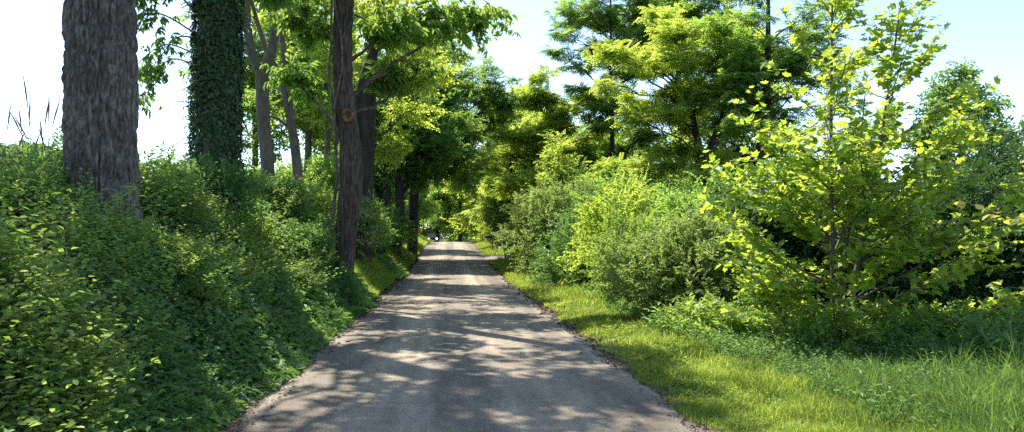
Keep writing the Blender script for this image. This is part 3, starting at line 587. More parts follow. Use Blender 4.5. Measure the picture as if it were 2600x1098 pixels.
# 5 foreground furrowed trunk with vine
l = L(-2.34, 17.0); zb = l[2]
pts5 = [(0, 0, 0), (.0, 0, .5), (.04, 0, 1.6), (.15, 0, 2.8), (.08, 0, 3.9), (-.05, 0, 5.0), (-.03, 0, 7), (.1, .1, 10.5)]
t5 = tree('furrowed_tree', 'dark brown deeply furrowed trunk with a climbing vine, closest to the left road edge', 'tree', l,
    [(pts5, [.25, .225, .235, .265, .245, .23, .22, .16])],
    [(0, [(1.4, -1.6, 9.6, 1.5, .9), (-1.8, 1, 9.4, 1.6, 1), (.4, .5, 11.5, 1.9, 1.1), (1.2, .6, 6.5, .9, .6), (2.3, 1.1, 6.9, 1., .6), (.8, 1.2, 5.6, .6, .5), (3.0, 1.8, 7.2, .9, .6), (1.6, 1.9, 5.9, .7, .5), (-1.0, .8, 6.6, .8, .6), (-1.5, 2, 5.6, .7, .6)])],
    M['bark_brown'], M['lf_mid'], 105, kind='hang', ss=.38, nsub=15, nsp=7, detail={0: (.045, 22, 1.7, 2, 200, .025)})
kb = MB(); a = np.linspace(0, 2 * np.pi, 17)[:-1]
def ringv(r, yoff, rx=1, rz=1.15): return np.stack([np.cos(a) * r * rx, 0 * a + yoff, np.sin(a) * r * rz], 1)
rings = [ringv(.14, .1), ringv(.135, .0), ringv(.115, -.035), ringv(.085, -.03), ringv(.06, -.0), ringv(.03, .05)]
rings = [r_ * (1 + .12 * np.sin(a * 3 + 1))[:, None] * np.array([1, 0, 1]) + r_ * np.array([0, 1, 0]) for r_ in rings]
V = np.concatenate(rings); i = np.arange(5)[:, None] * 16; j = np.arange(16)[None]
kb.add(V, np.stack([i + j, i + (j + 1) % 16, i + 16 + (j + 1) % 16, i + 16 + j], -1).reshape(-1, 4), 0, .5, True); kb.add(rings[-1], [list(range(16))])
kb.build('knot', M['cutwood'], t5, (.1 + .0, -.27, 4.35 - zb))
vb = MB()
def wrap(zs, angs, off, rr): # vine following the trunk surface
    z = np.linspace(zs[0], zs[-1], 60); an = np.interp(z, zs, angs); cx = np.interp(z, [p[2] for p in pts5], [p[0] for p in pts5]); r = .26 + np.interp(z, zs, off)
    P = np.stack([cx + np.cos(an) * r, np.sin(an) * r, z], 1); P[:, :2] += (fbm(np.stack([z * 2.2, 0 * z, 0 * z + rr * 99], 1), 2, 4)[:, None] - .5) * .06
    vb.add(*tube(P, rr, 6), 0, .5, True)
wrap([.0, 1.5, 3, 4.4, 5.0, 7.5], [3.45, 3.45, 3.35, 3.3, 3.2, 3.1], [.12, .1, .03, .0, .03, .02], .028)
wrap([3.2, 4.0, 4.5, 4.9, 5.4, 6.0, 6.5, 7.5], [3.4, 3.6, 3.9, 4.5, 4.9, 4.7, 4.2, 3.8], [.06, .03, .01, .01, .01, .0, .01, .02], .022)
wrap([2.2, 3.4, 4.6, 7.5], [3.3, 3.5, 3.5, 3.4], [.09, .05, .02, .01], .018)
wrap([5.9, 6.2, 6.35, 7.2], [4.6, 5.0, 5.5, 6.1], [.0, .01, .0, .0], .015)
vb.build('vine', M['bark_grey'], t5)
# low hanging sprays over the road (y 18 to 22)
sprig(t5, '', np.random.default_rng(78), [
    [(.2, 0, 7.6), (1.0, .6, 7.6), (1.9, 1.1, 6.9), (2.5, 1.4, 6.2)],
    [(.2, 0, 7.4), (.8, .3, 7.0), (1.3, .8, 6.2), (1.7, 1.0, 5.4)],
    [(.2, 0, 7.2), (.9, .8, 7.4), (1.9, 1.6, 7.2), (3.1, 2, 6.7)],
    [(.2, 0, 7.9), (1.4, .8, 8), (2.9, 1.2, 7.6), (3.7, 1.5, 7.0)],
    [(.2, 0, 6.6), (.6, .5, 6.5), (1.0, 1.0, 5.9), (1.25, 1.4, 5.3)]], 'hang', .32, 30, M['bark_brown'], M['lf_yel'], .025)
# 6 dark trunk right behind
l = L(-3.05, 27); tree('leaning_dark_tree', 'dark trunk with a curved leaning limb, directly right of the furrowed trunk', 'tree', l,
    [([(0, 0, 0), (.02, 0, 1.6), (.1, 0, 3.4), (.16, 0, 4.8), (.3, .2, 8.5)], [.34, .3, .27, .25, .15]), ([(-.1, -.8, 0), (-.05, -1.0, 2), (-.12, -1.5, 3.2), (.05, -2, 4.4), (.1, -2.4, 5.2), (.4, -2.6, 6.4), (1.0, -2.8, 8)], [.2, .2, .2, .2, .18, .17, .1])],
    [(0, [(-1.6, .6, 7.4, 1.6, .9), (1.6, 1, 7.6, 1.6, .9), (.5, -.6, 8.8, 1.8, 1), (-1.2, 2, 5.6, 1.2, .8), (1.9, 1.6, 6.0, 1.2, .8), (.9, .8, 4.4, .8, .6)]), (1, [(1.9, -2.6, 7.6, 1.2, .8), (.8, -3, 8.8, 1.3, .8), (2.4, -1.2, 6.6, 1., .6)])],
    M['bark_dark'], M['lf_yel'], 106, kind='twig', ss=.42, nsub=15, nsp=8, wood_k=12)
# 7, 8 dark multi stem and its neighbour with the big dark crown
l = L(-2.8, 38); tree('multi_stem_tree', 'dark multi stemmed tree with a wide dark crown overhanging the road from the left', 'tree', l,
    [([(0, 0, 0), (-.25, 0, 1), (-.35, 0, 3), (-.3, .1, 6)], [.33, .25, .22, .14]), ([(.1, 0, 0), (.2, 0, 1.2), (.35, 0, 2.4), (.3, 0, 4), (.8, .2, 6.5), (1.2, .3, 9)], [.28, .24, .22, .2, .15, .08]), ([(.0, 0, .2), (-.05, 0, 1.2), (.4, .2, 3.2), (1.2, .4, 4.2)], [.2, .15, .13, .06])],
    [(0, cs(1, (-.9, .5, 7), 2.3, 2.6, 3.6, 20, 1.2)), (1, cs(2, (1.6, 1, 8), 2.8, 3, 3.6, 30, 1.2)), (2, cs(3, (1.7, .4, 5.2), 2.0, 2, 1.6, 14, .95))],
    M['bark_dark'], M['lf_shade'], 107, kind='flat', ss=.46, nsub=15, nsp=9, wood_k=9, flat=.35)
l = L(-2.15, 44); tree('tall_roadside_tree', 'tall dark tree whose high crown reaches furthest over the road towards the sky gap', 'tree', l,
    [([(0, 0, 0), (.05, 0, 2), (.2, 0, 5), (.9, .2, 9), (1.6, .3, 11)], [.34, .3, .27, .18, .08]), ([(.2, 0, 5), (1.8, 0, 7), (3.6, 0, 8.4), (4.8, 0, 9.6)], [.16, .13, .09, .05])],
    [(0, cs(4, (.9, .5, 9.2), 3.3, 3, 4.2, 36, 1.25)), (1, [(5.2, 0, 10.4, 1.2, .9), (4.2, .2, 11.2, 1.3, .8), (5.9, .2, 9.4, .8, .5), (3.6, .1, 9.6, .9, .6), (5.6, .2, 8.3, .6, .6), (5.0, .2, 9.6, 1.1, .7), (3.0, .2, 10.4, 1.4, .9), (3.2, .2, 4.4, 1.1, .8), (3.8, .3, 7.4, 1.3, 1.), (3.4, .4, 6., 1.3, 1), (2.4, .2, 8.6, 1.5, 1), (2.2, .3, 7, 1.5, 1), (3.6, .3, 5, 1.1, .9), (1.2, -.4, 6, 1.6, 1), (.4, -.6, 8, 1.6, 1), (4.6, 0, 8.9, 1, .8)])],
    M['bark_dark'], M['lf_shade'], 108, kind='flat', ss=.46, nsub=15, nsp=9, wood_k=9)

# trees behind the left bank
def generic(seed, h, spread, rz, n, cr, kind, bark, leaf, ss=.5, tr=.18, base=.35, nsub=12, nsp=8, rzf=.6, **k):
    pts = [(0, 0, 0), (.1, 0, h * .3), (-.05, .1, h * .6), (.1, 0, h * .93)]
    return dict(trunks=[(pts, [tr, tr * .8, tr * .55, tr * .15])], crowns=[(0, cs(seed, (0, 0, h * (base + 1) / 2), spread, spread, rz, n, cr, hollow=.3, rzf=rzf))], bark=bark, leaf=leaf, seed=seed, kind=kind, ss=ss, nsub=nsub, nsp=nsp, **k)
tree('broadleaf_tree', 'loose yellow green tree behind the bank, seen between the forked trunk and the twin stems', 'tree', L(-9.2, 36), **generic(201, 12, 2.6, 4.5, 18, 1.2, 'twig', M['bark_pale'], M['lf_mid'], base=.25))
tree('broadleaf_tree', 'bushy tree behind the bank, seen just left of the furrowed trunk', 'tree', L(-6.2, 33), **generic(202, 12.5, 2.5, 5.0, 24, 1.2, 'twig', M['bark_pale'], M['lf_yel'], base=.25))
tree('thin_tree', 'thin straight pole trunk left of the furrowed trunk, behind the bank shrubs', 'tree', L(-4.9, 30), **generic(203, 12, 1.8, 4.0, 12, 1., 'twig', M['bark_pale'], M['lf_mid'], base=.4, tr=.14))
tree('broadleaf_tree', 'green tree on the left verge beyond the dark multi stemmed tree', 'tree', L(-4.6, 56), **generic(204, 13, 3.6, 5.8, 36, 1.4, 'twig', M['bark_dark'], M['lf_mid'], ss=.6, base=.1, tr=.25))
tree('broadleaf_tree', 'leafy tree on the left bank behind the leaning dark trunk', 'tree', L(-5.6, 44), **generic(205, 13, 3.2, 6.2, 36, 1.4, 'twig', M['bark_dark'], M['lf_mid'], ss=.55, base=.15, tr=.25))
tree('broadleaf_tree', 'shaded tree left of the road just before the oncoming car', 'tree', L(-6.8, 78), **generic(206, 13, 4, 6, 28, 1.6, 'twig', M['bark_dark'], M['lf_mid'], ss=.75, base=.1, tr=.25))

# right side trees
tree('locust_tree', 'yellow green feathery tree right of the road above the mailboxes', 'tree', L(4.7, 57), **generic(301, 13.5, 3.8, 6.4, 50, 1.2, 'loc', M['bark_dark'], M['lf_yel'], rzf=.26, flat=.22, droop=.06, ss=.75, base=.05, tr=.2, nsub=13, nsp=5))
tree('locust_tree', 'bright mid height feathery tree between the mailboxes and the tallest locust', 'tree', L(5.9, 45), **generic(302, 12.0, 3.0, 5.4, 42, 1.05, 'loc', M['bark_dark'], M['lf_yel'], rzf=.26, flat=.22, droop=.06, ss=.62, base=.15, tr=.17, nsub=13, nsp=5))
tree('locust_tree', 'tallest slender locust with loose bluish green sprays against the sky', 'tree', L(9.3, 42),
    [([(0, 0, 0), (.0, 0, 5), (-.05, 0, 10), (-.1, 0, 17.5)], [.2, .16, .1, .03])],
    [(0, cs(31, (-.1, 0, 13.4), 3.7, 2.6, 4.2, 40, 1.0, hollow=.1, rzf=.24)), (0, cs(32, (0, 0, 7.4), 2.6, 2.4, 3.0, 18, .9, rzf=.24))],
    M['bark_dark'], M['lf_mid'], 303, kind='loc', flat=.22, droop=.06, ss=.55, nsub=12, nsp=5)
tree('locust_tree', 'wide yellow lit feathery tree with a curved dark trunk, left of the sapling', 'tree', L(10.9, 33),
    [([(0, 0, 0), (.3, 0, 2.5), (.5, 0, 5), (.0, 0, 8), (-.4, 0, 11)], [.26, .22, .18, .12, .04]), ([(.5, 0, 5), (1.4, 0, 7.4), (2.2, 0, 9.5)], [.12, .08, .04])],
    [(0, cs(33, (-.9, -.3, 9.2), 3.4, 2.3, 3.6, 30, 1.1, hollow=.2, rzf=.24)), (1, cs(34, (2.6, 0, 9.4), 1.8, 2, 2.6, 18, 1., rzf=.24)), (0, cs(35, (-.4, -.3, 4.6), 3.0, 2, 1.4, 11, .9, rzf=.24))],
    M['bark_dark'], M['lf_yel'], 304, kind='loc', flat=.22, droop=.06, ss=.58, nsub=10, nsp=5)
tree('locust_tree', 'high feathery crown at the top of the picture behind the yellow lit tree', 'tree', L(13.9, 44), **generic(305, 19, 4.4, 7, 38, 1.4, 'loc', M['bark_dark'], M['lf_mid'], rzf=.26, flat=.22, droop=.06, ss=.75, base=.4, tr=.25, nsub=13, nsp=5))
tree('locust_tree', 'big dark feathery tree rising directly behind the sycamore sapling', 'tree', L(13.0, 30),
    [([(0, 0, 0), (-.2, 0, 3), (-.1, 0, 6), (.2, 0, 9), (.3, 0, 14)], [.26, .23, .19, .14, .04])],
    [(0, cs(36, (-.1, 0, 9.4), 2.8, 2.4, 4.8, 34, 1.1, hollow=.1, rzf=.24)), (0, [(3.6, 0, 7.6, .9, .5), (3.9, 0, 9.4, .8, .5), (4.2, 0, 6.3, .8, .5)])],
    M['bark_dark'], M['lf_mid'], 306, kind='loc', flat=.22, droop=.06, ss=.55, nsub=10, nsp=5)
tree('broadleaf_tree', 'shady tree in the gap between the tallest locust and the yellow lit tree', 'tree', L(10.6, 50), **generic(307, 12, 3.2, 4.4, 16, 1.4, 'twig', M['bark_dark'], M['lf_mid'], ss=.65, base=.1, tr=.2, nsp=5))
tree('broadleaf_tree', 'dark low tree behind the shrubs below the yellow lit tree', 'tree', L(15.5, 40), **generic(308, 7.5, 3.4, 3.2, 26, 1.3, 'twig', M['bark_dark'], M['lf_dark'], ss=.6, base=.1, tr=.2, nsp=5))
tree('young_locust_tree', 'low bright layered young tree standing under the tallest locust', 'tree', L(8.0, 34), **generic(311, 5.8, 1.9, 2.2, 20, .8, 'loc', M['bark_dark'], M['lf_yel'], rzf=.26, flat=.22, droop=.06, ss=.5, base=.25, tr=.08, nsub=12, nsp=5))
tree('young_locust_tree', 'low bright layered young tree right of the tallest locust, below the yellow lit crown', 'tree', L(10.6, 31), **generic(312, 5.2, 1.8, 1.9, 18, .75, 'loc', M['bark_dark'], M['lf_yel'], rzf=.26, flat=.22, droop=.06, ss=.46, base=.3, tr=.08, nsub=12, nsp=5))
tree('young_locust_tree', 'young green tree behind the tall pale bush by the driveway', 'tree', L(5.6, 39.5), **generic(313, 7.2, 1.9, 2.9, 22, .9, 'twig', M['bark_dark'], M['lf_yel'], ss=.46, base=.2, tr=.09, nsub=12, nsp=5))
tree('pear_tree', 'rounded dark green tree standing alone against the sky at the right', 'tree', L(17.3, 24),
    [([(0, 0, 0), (.1, 0, 3), (.05, 0, 5), (.1, 0, 7.6)], [.14, .1, .07, .02]), ([(0, 0, .5), (-.4, 0, 3), (-.5, 0, 5.5)], [.09, .07, .03]), ([(0, 0, .5), (.5, 0, 3), (.8, 0, 5.2)], [.09, .07, .03])],
    [(0, [(0, 0, 7.5, .5, .6), (-.5, .3, 7.0, .5, .5), (.5, 0, 6.6, .9, .6), (-.7, 0, 6.4, .8, .6), (-.3, .2, 6.0, .9, .7), (.6, -.2, 5.8, .9, .7), (0, .3, 5.2, 1.1, .8)]), (1, [(-.9, 0, 5.2, .9, .6), (-1.1, 0, 4.4, 1, .6), (-.6, -.3, 3.7, 1.1, .6)]), (2, [(1.2, 0, 5.0, .8, .6), (1.5, .1, 4.3, .9, .6), (1.6, 0, 5.5, .5, .4), (-1.5, 0, 5.6, .6, .4), (1.0, -.2, 3.7, 1.1, .6), (.2, -.3, 4.2, 1, .6)])],
    M['bark_dark'], M['lf_shade'], 309, kind='twig_fine', ss=.4, nsub=12, nsp=6)

# far trees around the bend, copies of three kinds
def copy_tree(o, loc, rz, s, label, group):
    c = o.copy(); COL.objects.link(c); c.location = loc; c.rotation_euler = (0, 0, rz); c.scale = (s, s, s); c['label'] = label
    if group: c['group'] = group
    for ch in o.children:
        d_ = ch.copy(); COL.objects.link(d_); d_.parent = c
    return c
GF = 'trees around the far bend'
fa = tree('roadside_tree', 'bright yellow green tree right of the far bend, closest to the road crest', 'tree', L(4.4, 74), group=GF, **generic(401, 12, 3.8, 5.6, 30, 1.5, 'twig', M['bark_dark'], M['lf_yel'], ss=.8, base=.05, tr=.2))
fb = tree('roadside_tree', 'green tree standing beyond the crest in line with the road centre', 'tree', L(1.6, 112), group=GF, **generic(402, 14, 4.6, 6.6, 32, 1.8, 'twig', M['bark_dark'], M['lf_mid'], ss=1.0, base=.05, tr=.25))
for (o, x, y, rz, s, lb) in [
    (fa, 5.4, 92, 1.3, 1.15, 'pale green tree behind the bright one right of the far bend'),
    (fb, -6.0, 102, 2.1, 1.0, 'green tree left of the far bend, overhanging the yellow sign'),
    (fb, 6.8, 128, .7, 1.2, 'dense tree far beyond the small reddish sign'),
    (fa, -2.2, 150, 2.9, 1.4, 'far yellow green tree just right of the oncoming car'),
    (fb, -10.5, 150, 4.0, 1.2, 'far green tree just left of the oncoming car'),
    (fb, 9.5, 84, 5.1, 1.1, 'mid green tree behind the bright trees near the driveway'),
    (fa, 9.0, 66, 4.4, 1.0, 'yellow green tree filling the gap behind the mailboxes')]:
    copy_tree(o, L(x, y), rz, s, lb, GF)

# far woods (stuff)
def woods(name, label, segs, leaf, seed, ls=.5, kind='twig'):
    rg = np.random.default_rng(seed); mb = MB(); 
    for (x0, y0, x1, y1, nb, h, hw_, dep) in segs:
        for q in range(nb):
            u_ = (q + rg.uniform(0, 1)) / nb; cx = x0 + (x1 - x0) * u_ + rg.normal(0, dep); cyy = y0 + (y1 - y0) * u_ + rg.normal(0, dep); gz = g1(cx, cyy)
            hh = h * rg.uniform(.7, 1.15); nn = int(90 * hw_)
            e = rdir(rg, nn); e *= rg.uniform(.55, 1.05, (nn, 1)); P = np.array([cx, cyy, gz + hh * .52]) + e * np.array([hw_, hw_, hh * .5]) + rg.normal(0, hw_ * .12, (nn, 3))
            D = e + rdir(rg, nn, .5) * .8; add_sprays(mb, rg, kind, P, D, np.array([0, 0, 1.]) + rg.normal(0, .5, P.shape), ls * rg.uniform(.8, 1.4, nn), 0)
            mb.add(*tube(np.array([(cx, cyy, gz - .2), (cx, cyy, gz + hh * .7)]), [.16, .08], 5), 1, .5)
    return tag(mb.build(name, [leaf, M['bark_dark']]), label, 'woods', kind='stuff')
woods('far_woods', 'far mass of trees closing the view beyond the bend', [(-34, 175, 34, 190, 20, 19, 5, 3), (10, 100, 34, 70, 14, 12, 3.6, 2), (-30, 120, -10, 170, 9, 13, 4, 2)], M['lf_mid'], 501, 1.5)
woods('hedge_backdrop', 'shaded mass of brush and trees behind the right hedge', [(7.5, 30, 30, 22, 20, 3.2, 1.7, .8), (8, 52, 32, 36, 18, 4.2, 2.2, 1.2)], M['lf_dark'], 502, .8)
woods('distant_treeline', 'pale distant line of trees across the field at the left', [(-95, 150, -38, 150, 24, 11.5, 3.5, 2)], M['lf_mid'], 503, 1.5)

# ------------------------------------------------------------------ shrubs
def shrub(name, label, loc, domes, leaf, seed, ss=.3, dens=130, kind='bush_fine', group=None, flowers=None, up=.3, fringe=0):
    ss *= 1.22
    rg = np.random.default_rng(seed); root = empty(name, loc); tag(root, label, 'shrub', group); Lf = MB(); W = MB()
    for (cx, cyy, cz, rx, ry, rz) in domes:
        area = 2 * np.pi * ((rx * ry + rx * rz + ry * rz) / 3); nn = int(area * dens / (ss / .3) ** 2); e = rdir(rg, nn)
        e[:, 2] = np.where(e[:, 2] < -.35, -e[:, 2], e[:, 2])
        lump = .3 + 1.2 * fbm(e * 2.1 + seed, 2, seed) + .5 * (vnoise(e * 5 + seed, seed) - .4); rr = lump * (1 - .45 * rg.uniform(0, 1, nn) ** 1.6)
        P = np.array([cx, cyy, cz]) + e * rr[:, None] * np.array([rx, ry, rz]); k = P[:, 2] > .02; P, e2 = P[k], e[k]; nn = len(P)
        D = e2 * .9 + rdir(rg, nn) * .7; D[:, 2] += up; N = e2 * .6 + np.array([0, 0, .8]) + rg.normal(0, .4, P.shape)
        b = np.clip(rg.uniform(.1, .9, nn) + .5 * (fbm(P * 1.2, 2, seed + 2) - .5), 0, 1)
        add_sprays(Lf, rg, kind, P, D, N, ss * rg.uniform(.6, 1.3, nn), 0, b)
        for q in range(10):
            e3 = rdir(rg, 1)[0]; e3[2] = abs(e3[2]); tip = np.array([cx, cyy, cz]) + e3 * .85 * np.array([rx, ry, rz]); b0 = np.array([cx + rg.normal(0, rx * .15), cyy + rg.normal(0, ry * .15), 0])
            W.add(*tube(quadbez(b0, (b0 + tip) / 2 + [0, 0, .2 * rz], tip, 6), np.linspace(.018, .006, 6), 4), 0, .5)
        for q in range(int(fringe * 2.2)): # long shoots leaving the outline
            e3 = rdir(rg, 1)[0]; e3[2] = abs(e3[2]) * 1.3 + .3; e3 = e3 / np.linalg.norm(e3); p0 = np.array([cx, cyy, cz]) + e3 * .75 * np.array([rx, ry, rz]); ln = rg.uniform(.2, .5) * rz
            pp = quadbez(p0, p0 + e3 * ln * .6, p0 + e3 * ln + rg.normal(0, .12, 3), 6); W.add(*tube(pp, np.linspace(.008, .003, 6), 3), 0, .5)
            add_sprays(Lf, rg, kind, pp[2:], np.repeat(e3[None], 4, 0) + rg.normal(0, .35, (4, 3)), rg.normal(0, .4, (4, 3)) + [0, 0, 1], ss * .75)
        if flowers:
            nf = int(nn * flowers); idx = rg.integers(0, nn, nf); Q = P[idx] + e2[idx] * .08
            for s2 in range(6):
                V, F = place(L_quad(.8, .1), Q + rg.normal(0, .06, Q.shape), rdir(rg, nf), e2[idx] + [0, -.3, .5], .06); Lf.add(V, F, 1, rg.uniform(0, 1, len(F)))
    W.build('stems', M['stem'], root); Lf.build('foliage', [leaf, M['flower']], root); return root
def Lg(x, y): return L(x, y, 0)
# right row, near to far
shrub('dome_shrub', 'dense dark dome shaped bush with pale tips beside the verge, largest of its row', Lg(4.75, 14.2), [(0, 0, .8, 1.0, 1.0, 1.0), (-.5, .7, .7, .75, .8, .9), (.8, .3, .9, .75, .8, .85), (.1, .2, 1.35, .5, .5, .5)], M['lf_grey'], 601, .24, 170, fringe=8)
shrub('small_shrub', 'small bright shrub with layered pale leaves at the foot of the dome shaped bush', Lg(5.45, 12.2), [(0, 0, .5, .5, .45, .62)], M['lf_bankb'], 602, .24, 170, kind='flat', fringe=3)
shrub('leafy_shrub', 'broad leafy shrub rising behind the dome shaped bush', Lg(6.3, 17.6), [(.8, -.9, .6, 1.2, .8, 1.1), (0, 0, 1.2, 1.5, 1.2, 1.5), (1.2, .2, 1.1, 1.2, 1, 1.35)], M['lf_mid'], 603, .3, 130, fringe=10)
shrub('leafy_shrub', 'light green shrub between the verge and the dome shaped bush, left side of it', Lg(4.2, 18.2), [(0, 0, .6, .7, .9, .8), (.5, .9, 1.0, .8, .8, 1.0)], M['lf_bankb'], 604, .26, 140, fringe=6)
shrub('upright_shrub', 'upright young shrub with large bright leaves sticking above the row', Lg(4.4, 20.5), [(0, 0, 1.5, .55, .6, 1.5), (.5, .3, 1.0, .6, .6, 1.1)], M['lf_syc'], 605, .34, 80, fringe=6)
shrub('leafy_shrub', 'shaded green shrub before the tall pale bush', Lg(4.3, 24.5), [(-.5, -.6, .4, .9, 1.2, .8), (0, 0, .9, 1.0, 1.2, 1.1), (.9, .4, 1.4, 1.2, 1.2, 1.7)], M['lf_bank'], 606, .32, 130, fringe=5)
shrub('tall_shrub', 'tall pale speckled bush leaning to the road beside the second mailbox', Lg(4.3, 30.3), [(-.5, -.6, .4, .9, 1.2, .8), (0, -1.2, .4, 1.0, .8, .8), (0, 0, 1.6, 1.5, 1.6, 1.75), (-.5, 1.4, 1.7, 1.2, 1.4, 1.6), (1.2, .3, 1.8, 1.3, 1.2, 1.9)], M['lf_grey'], 607, .34, 130, fringe=10)
shrub('upright_shrub', 'slender upright shoots sticking up behind the dome shaped bush', Lg(5.2, 16.6), [(.2, 0, 1.2, .45, .5, 1.1), (.9, .4, 1.1, .4, .5, 1.1)], M['lf_bankb'], 660, .28, 70, fringe=9)
shrub('upright_shrub', 'loose yellow green bush between the upright young shrub and the tall pale bush', Lg(4.9, 22.6), [(0, 0, 1.3, .8, .8, 1.4), (.9, .6, 1.7, .8, .8, 1.6), (-.6, -.3, .8, .7, .8, .9)], M['lf_yel'], 661, .34, 70, fringe=10)
shrub('upright_shrub', 'loose bush filling the gap behind the row, right of the tall pale bush', Lg(6.4, 27), [(0, 0, 1.8, 1.0, 1.0, 1.9), (1.4, .3, 1.6, 1.0, 1.0, 1.7), (2.8, .6, 1.8, 1.1, 1.0, 1.8)], M['lf_mid'], 662, .38, 80, fringe=12)
shrub('upright_shrub', 'loose leafy bush behind the broad leafy shrub, left of the sapling crown', Lg(7.9, 20.5), [(0, 0, 1.6, 1.1, 1.0, 1.7), (1.5, .3, 1.7, 1.1, 1.0, 1.8), (-1.3, .6, 1.3, 1.0, 1.0, 1.4)], M['lf_mid'], 663, .34, 90, fringe=12)
shrub('tall_shrub', 'tall mid green bush behind the pale speckled bush', Lg(6.9, 32.5), [(0, -1.2, .8, 1.6, 1.0, 1.3), (0, 0, 2.2, 1.7, 1.6, 2.3), (1.6, 0, 2, 1.5, 1.5, 2.1)], M['lf_mid'], 608, .42, 110, fringe=10)
shrub('roadside_shrub', 'bright green bush behind the leaning pale bush next to the driveway', Lg(5.1, 37.5), [(-.9, -.5, .6, .9, 1.4, 1.1), (0, 0, 2.0, 1.3, 1.6, 2.2), (.9, 1, 3.0, 1.4, 1.4, 2.2)], M['lf_bankb'], 609, .42, 90, fringe=8)
shrub('roadside_shrub', 'dark bush under the trees beyond the mailboxes', Lg(4.6, 55), [(0, 0, 1.6, 1.6, 2.4, 1.8), (1.6, -2, 1.8, 1.6, 2, 2)], M['lf_dark'], 610, .5, 80)
shrub('roadside_shrub', 'yellow green vine covered bush at the right edge of the crest', Lg(3.9, 66), [(0, 0, 1.3, 1.3, 2.4, 2.0)], M['lf_yel'], 611, .5, 70)
# hedge behind the sapling
hed = [(6.9, 15.8, 2.9, 'left end of the dark hedge, right behind the sapling trunk'), (8.7, 15.4, 2.8, 'dark hedge bush behind the middle of the sapling'), (10.4, 14.6, 3.0, 'dark hedge bush behind the right side of the sapling branches'), (11.9, 13.2, 3.4, 'tallest dark hedge bush at the right edge of the picture'), (9.2, 17.8, 3.3, 'dark bush in the second row of the hedge below the pear tree'), (12.8, 16.4, 3.9, 'broad dark bush behind the hedge at the far right')]
for i, (x, y, h, lb) in enumerate(hed):
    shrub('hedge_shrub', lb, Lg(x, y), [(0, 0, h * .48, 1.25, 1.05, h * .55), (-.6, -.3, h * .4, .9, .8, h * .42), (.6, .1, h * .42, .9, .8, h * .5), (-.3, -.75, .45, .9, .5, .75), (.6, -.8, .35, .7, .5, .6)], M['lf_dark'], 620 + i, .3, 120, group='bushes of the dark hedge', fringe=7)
shrub('low_shrub', 'low leafy clump around the foot of the sapling trunk', Lg(5.6, 10.8), [(0, 0, .1, .8, .6, .45), (.9, .2, .1, .7, .5, .4)], M['lf_bankb'], 651, .27, 150, fringe=5)
shrub('low_shrub', 'low leafy clump on the verge left of the sapling foot', Lg(4.6, 11.6), [(0, 0, .1, .6, .7, .4), (-.5, .7, .1, .5, .6, .35)], M['lf_bankb'], 652, .27, 150, fringe=4)
shrub('low_shrub', 'low shaded clump of weeds right of the sapling foot before the hedge', Lg(7.6, 11.4), [(0, 0, .1, 1.0, .6, .45), (1.4, -.2, .1, .9, .6, .4)], M['lf_mid'], 653, .27, 150, fringe=5)
shrub('low_shrub', 'low shaded clump of weeds at the right picture edge', Lg(8.2, 9.6), [(0, 0, .15, .8, .6, .5), (-1.2, -.3, .1, .7, .5, .4)], M['lf_bank'], 654, .27, 150, fringe=4)
# left bank shrubs
shrub('bank_shrub', 'leafy clump hiding the left foot of the broad trunk', Lg(-4.75, 8.9), [(0, 0, .2, .55, .4, .65), (.3, -.3, .1, .4, .3, .45)], M['lf_bank'], 655, .2, 160, fringe=5)
shrub('bank_shrub', 'small clump at the right foot of the furrowed trunk', Lg(-2.25, 16.4), [(0, 0, .1, .35, .35, .5)], M['lf_bank'], 656, .2, 150)
shrub('bank_shrub', 'dark bush on the bank left of the broad trunk', Lg(-6.0, 11.2), [(0, 0, .35, 1.0, .8, .6), (-1.3, .2, .3, 1, .8, .5), (.7, .2, .3, .6, .6, .55)], M['lf_bank'], 641, .24, 150, fringe=4)
shrub('bank_shrub', 'leafy bush at the base of the ivy clad trunk', Lg(-5.1, 13.9), [(0, 0, .3, .8, .6, .6), (.8, .2, .3, .7, .5, .55)], M['lf_bank'], 642, .24, 150, fringe=4)
shrub('bank_shrub', 'dark green bush right of the ivy clad trunk, below the pale forked trunk', Lg(-4.4, 18.5), [(0, 0, .5, 1.0, 1, .7), (-.9, .6, .5, .8, .8, .8)], M['lf_bank'], 643, .28, 130, fringe=5)
shrub('bank_shrub', 'yellow green bush on the bank just left of the furrowed trunk', Lg(-3.6, 20.0), [(0, 0, .6, .8, .9, 1.0), (-1.0, 1, .7, .8, .9, .9)], M['lf_bankb'], 644, .28, 130, fringe=5)
shrub('bank_shrub', 'dark bush leaning against the left side of the furrowed trunk', Lg(-3.0, 16.6), [(0, 0, .25, .5, .6, .75)], M['lf_bank'], 645, .24, 150)
shrub('flowering_shrub', 'shrub with cream coloured blossom right of the furrowed trunk', Lg(-3.0, 24.8), [(0, 0, .9, .65, .8, 1.0), (.1, .4, 1.2, .5, .5, .9)], M['lf_grey'], 646, .26, 140, flowers=.5)
shrub('bank_shrub', 'green bush below the dark trunks on the left verge', Lg(-3.3, 31.5), [(0, 0, .5, .9, 2, 1.2), (-.6, 1, .9, .9, 1.2, 1.2)], M['lf_bank'], 647, .36, 100, fringe=4)
shrub('bank_shrub', 'bush hiding the foot of the dark multi stemmed tree', Lg(-3.1, 36.8), [(0, 0, .5, .9, 2.2, 1.3), (-.8, 0, .9, .9, 1.6, 1.5)], M['lf_mid'], 657, .38, 90, fringe=4)
shrub('bank_shrub', 'bush at the left road edge where the road starts to rise', Lg(-3.2, 42.5), [(0, 0, .5, .9, 2.4, 1.3)], M['lf_bank'], 658, .42, 80, fringe=4)
shrub('bank_shrub', 'far green bush on the left bank before the yellow sign', Lg(-4.1, 51), [(0, 0, .6, 1.1, 3, 1.4)], M['lf_mid'], 648, .45, 80)
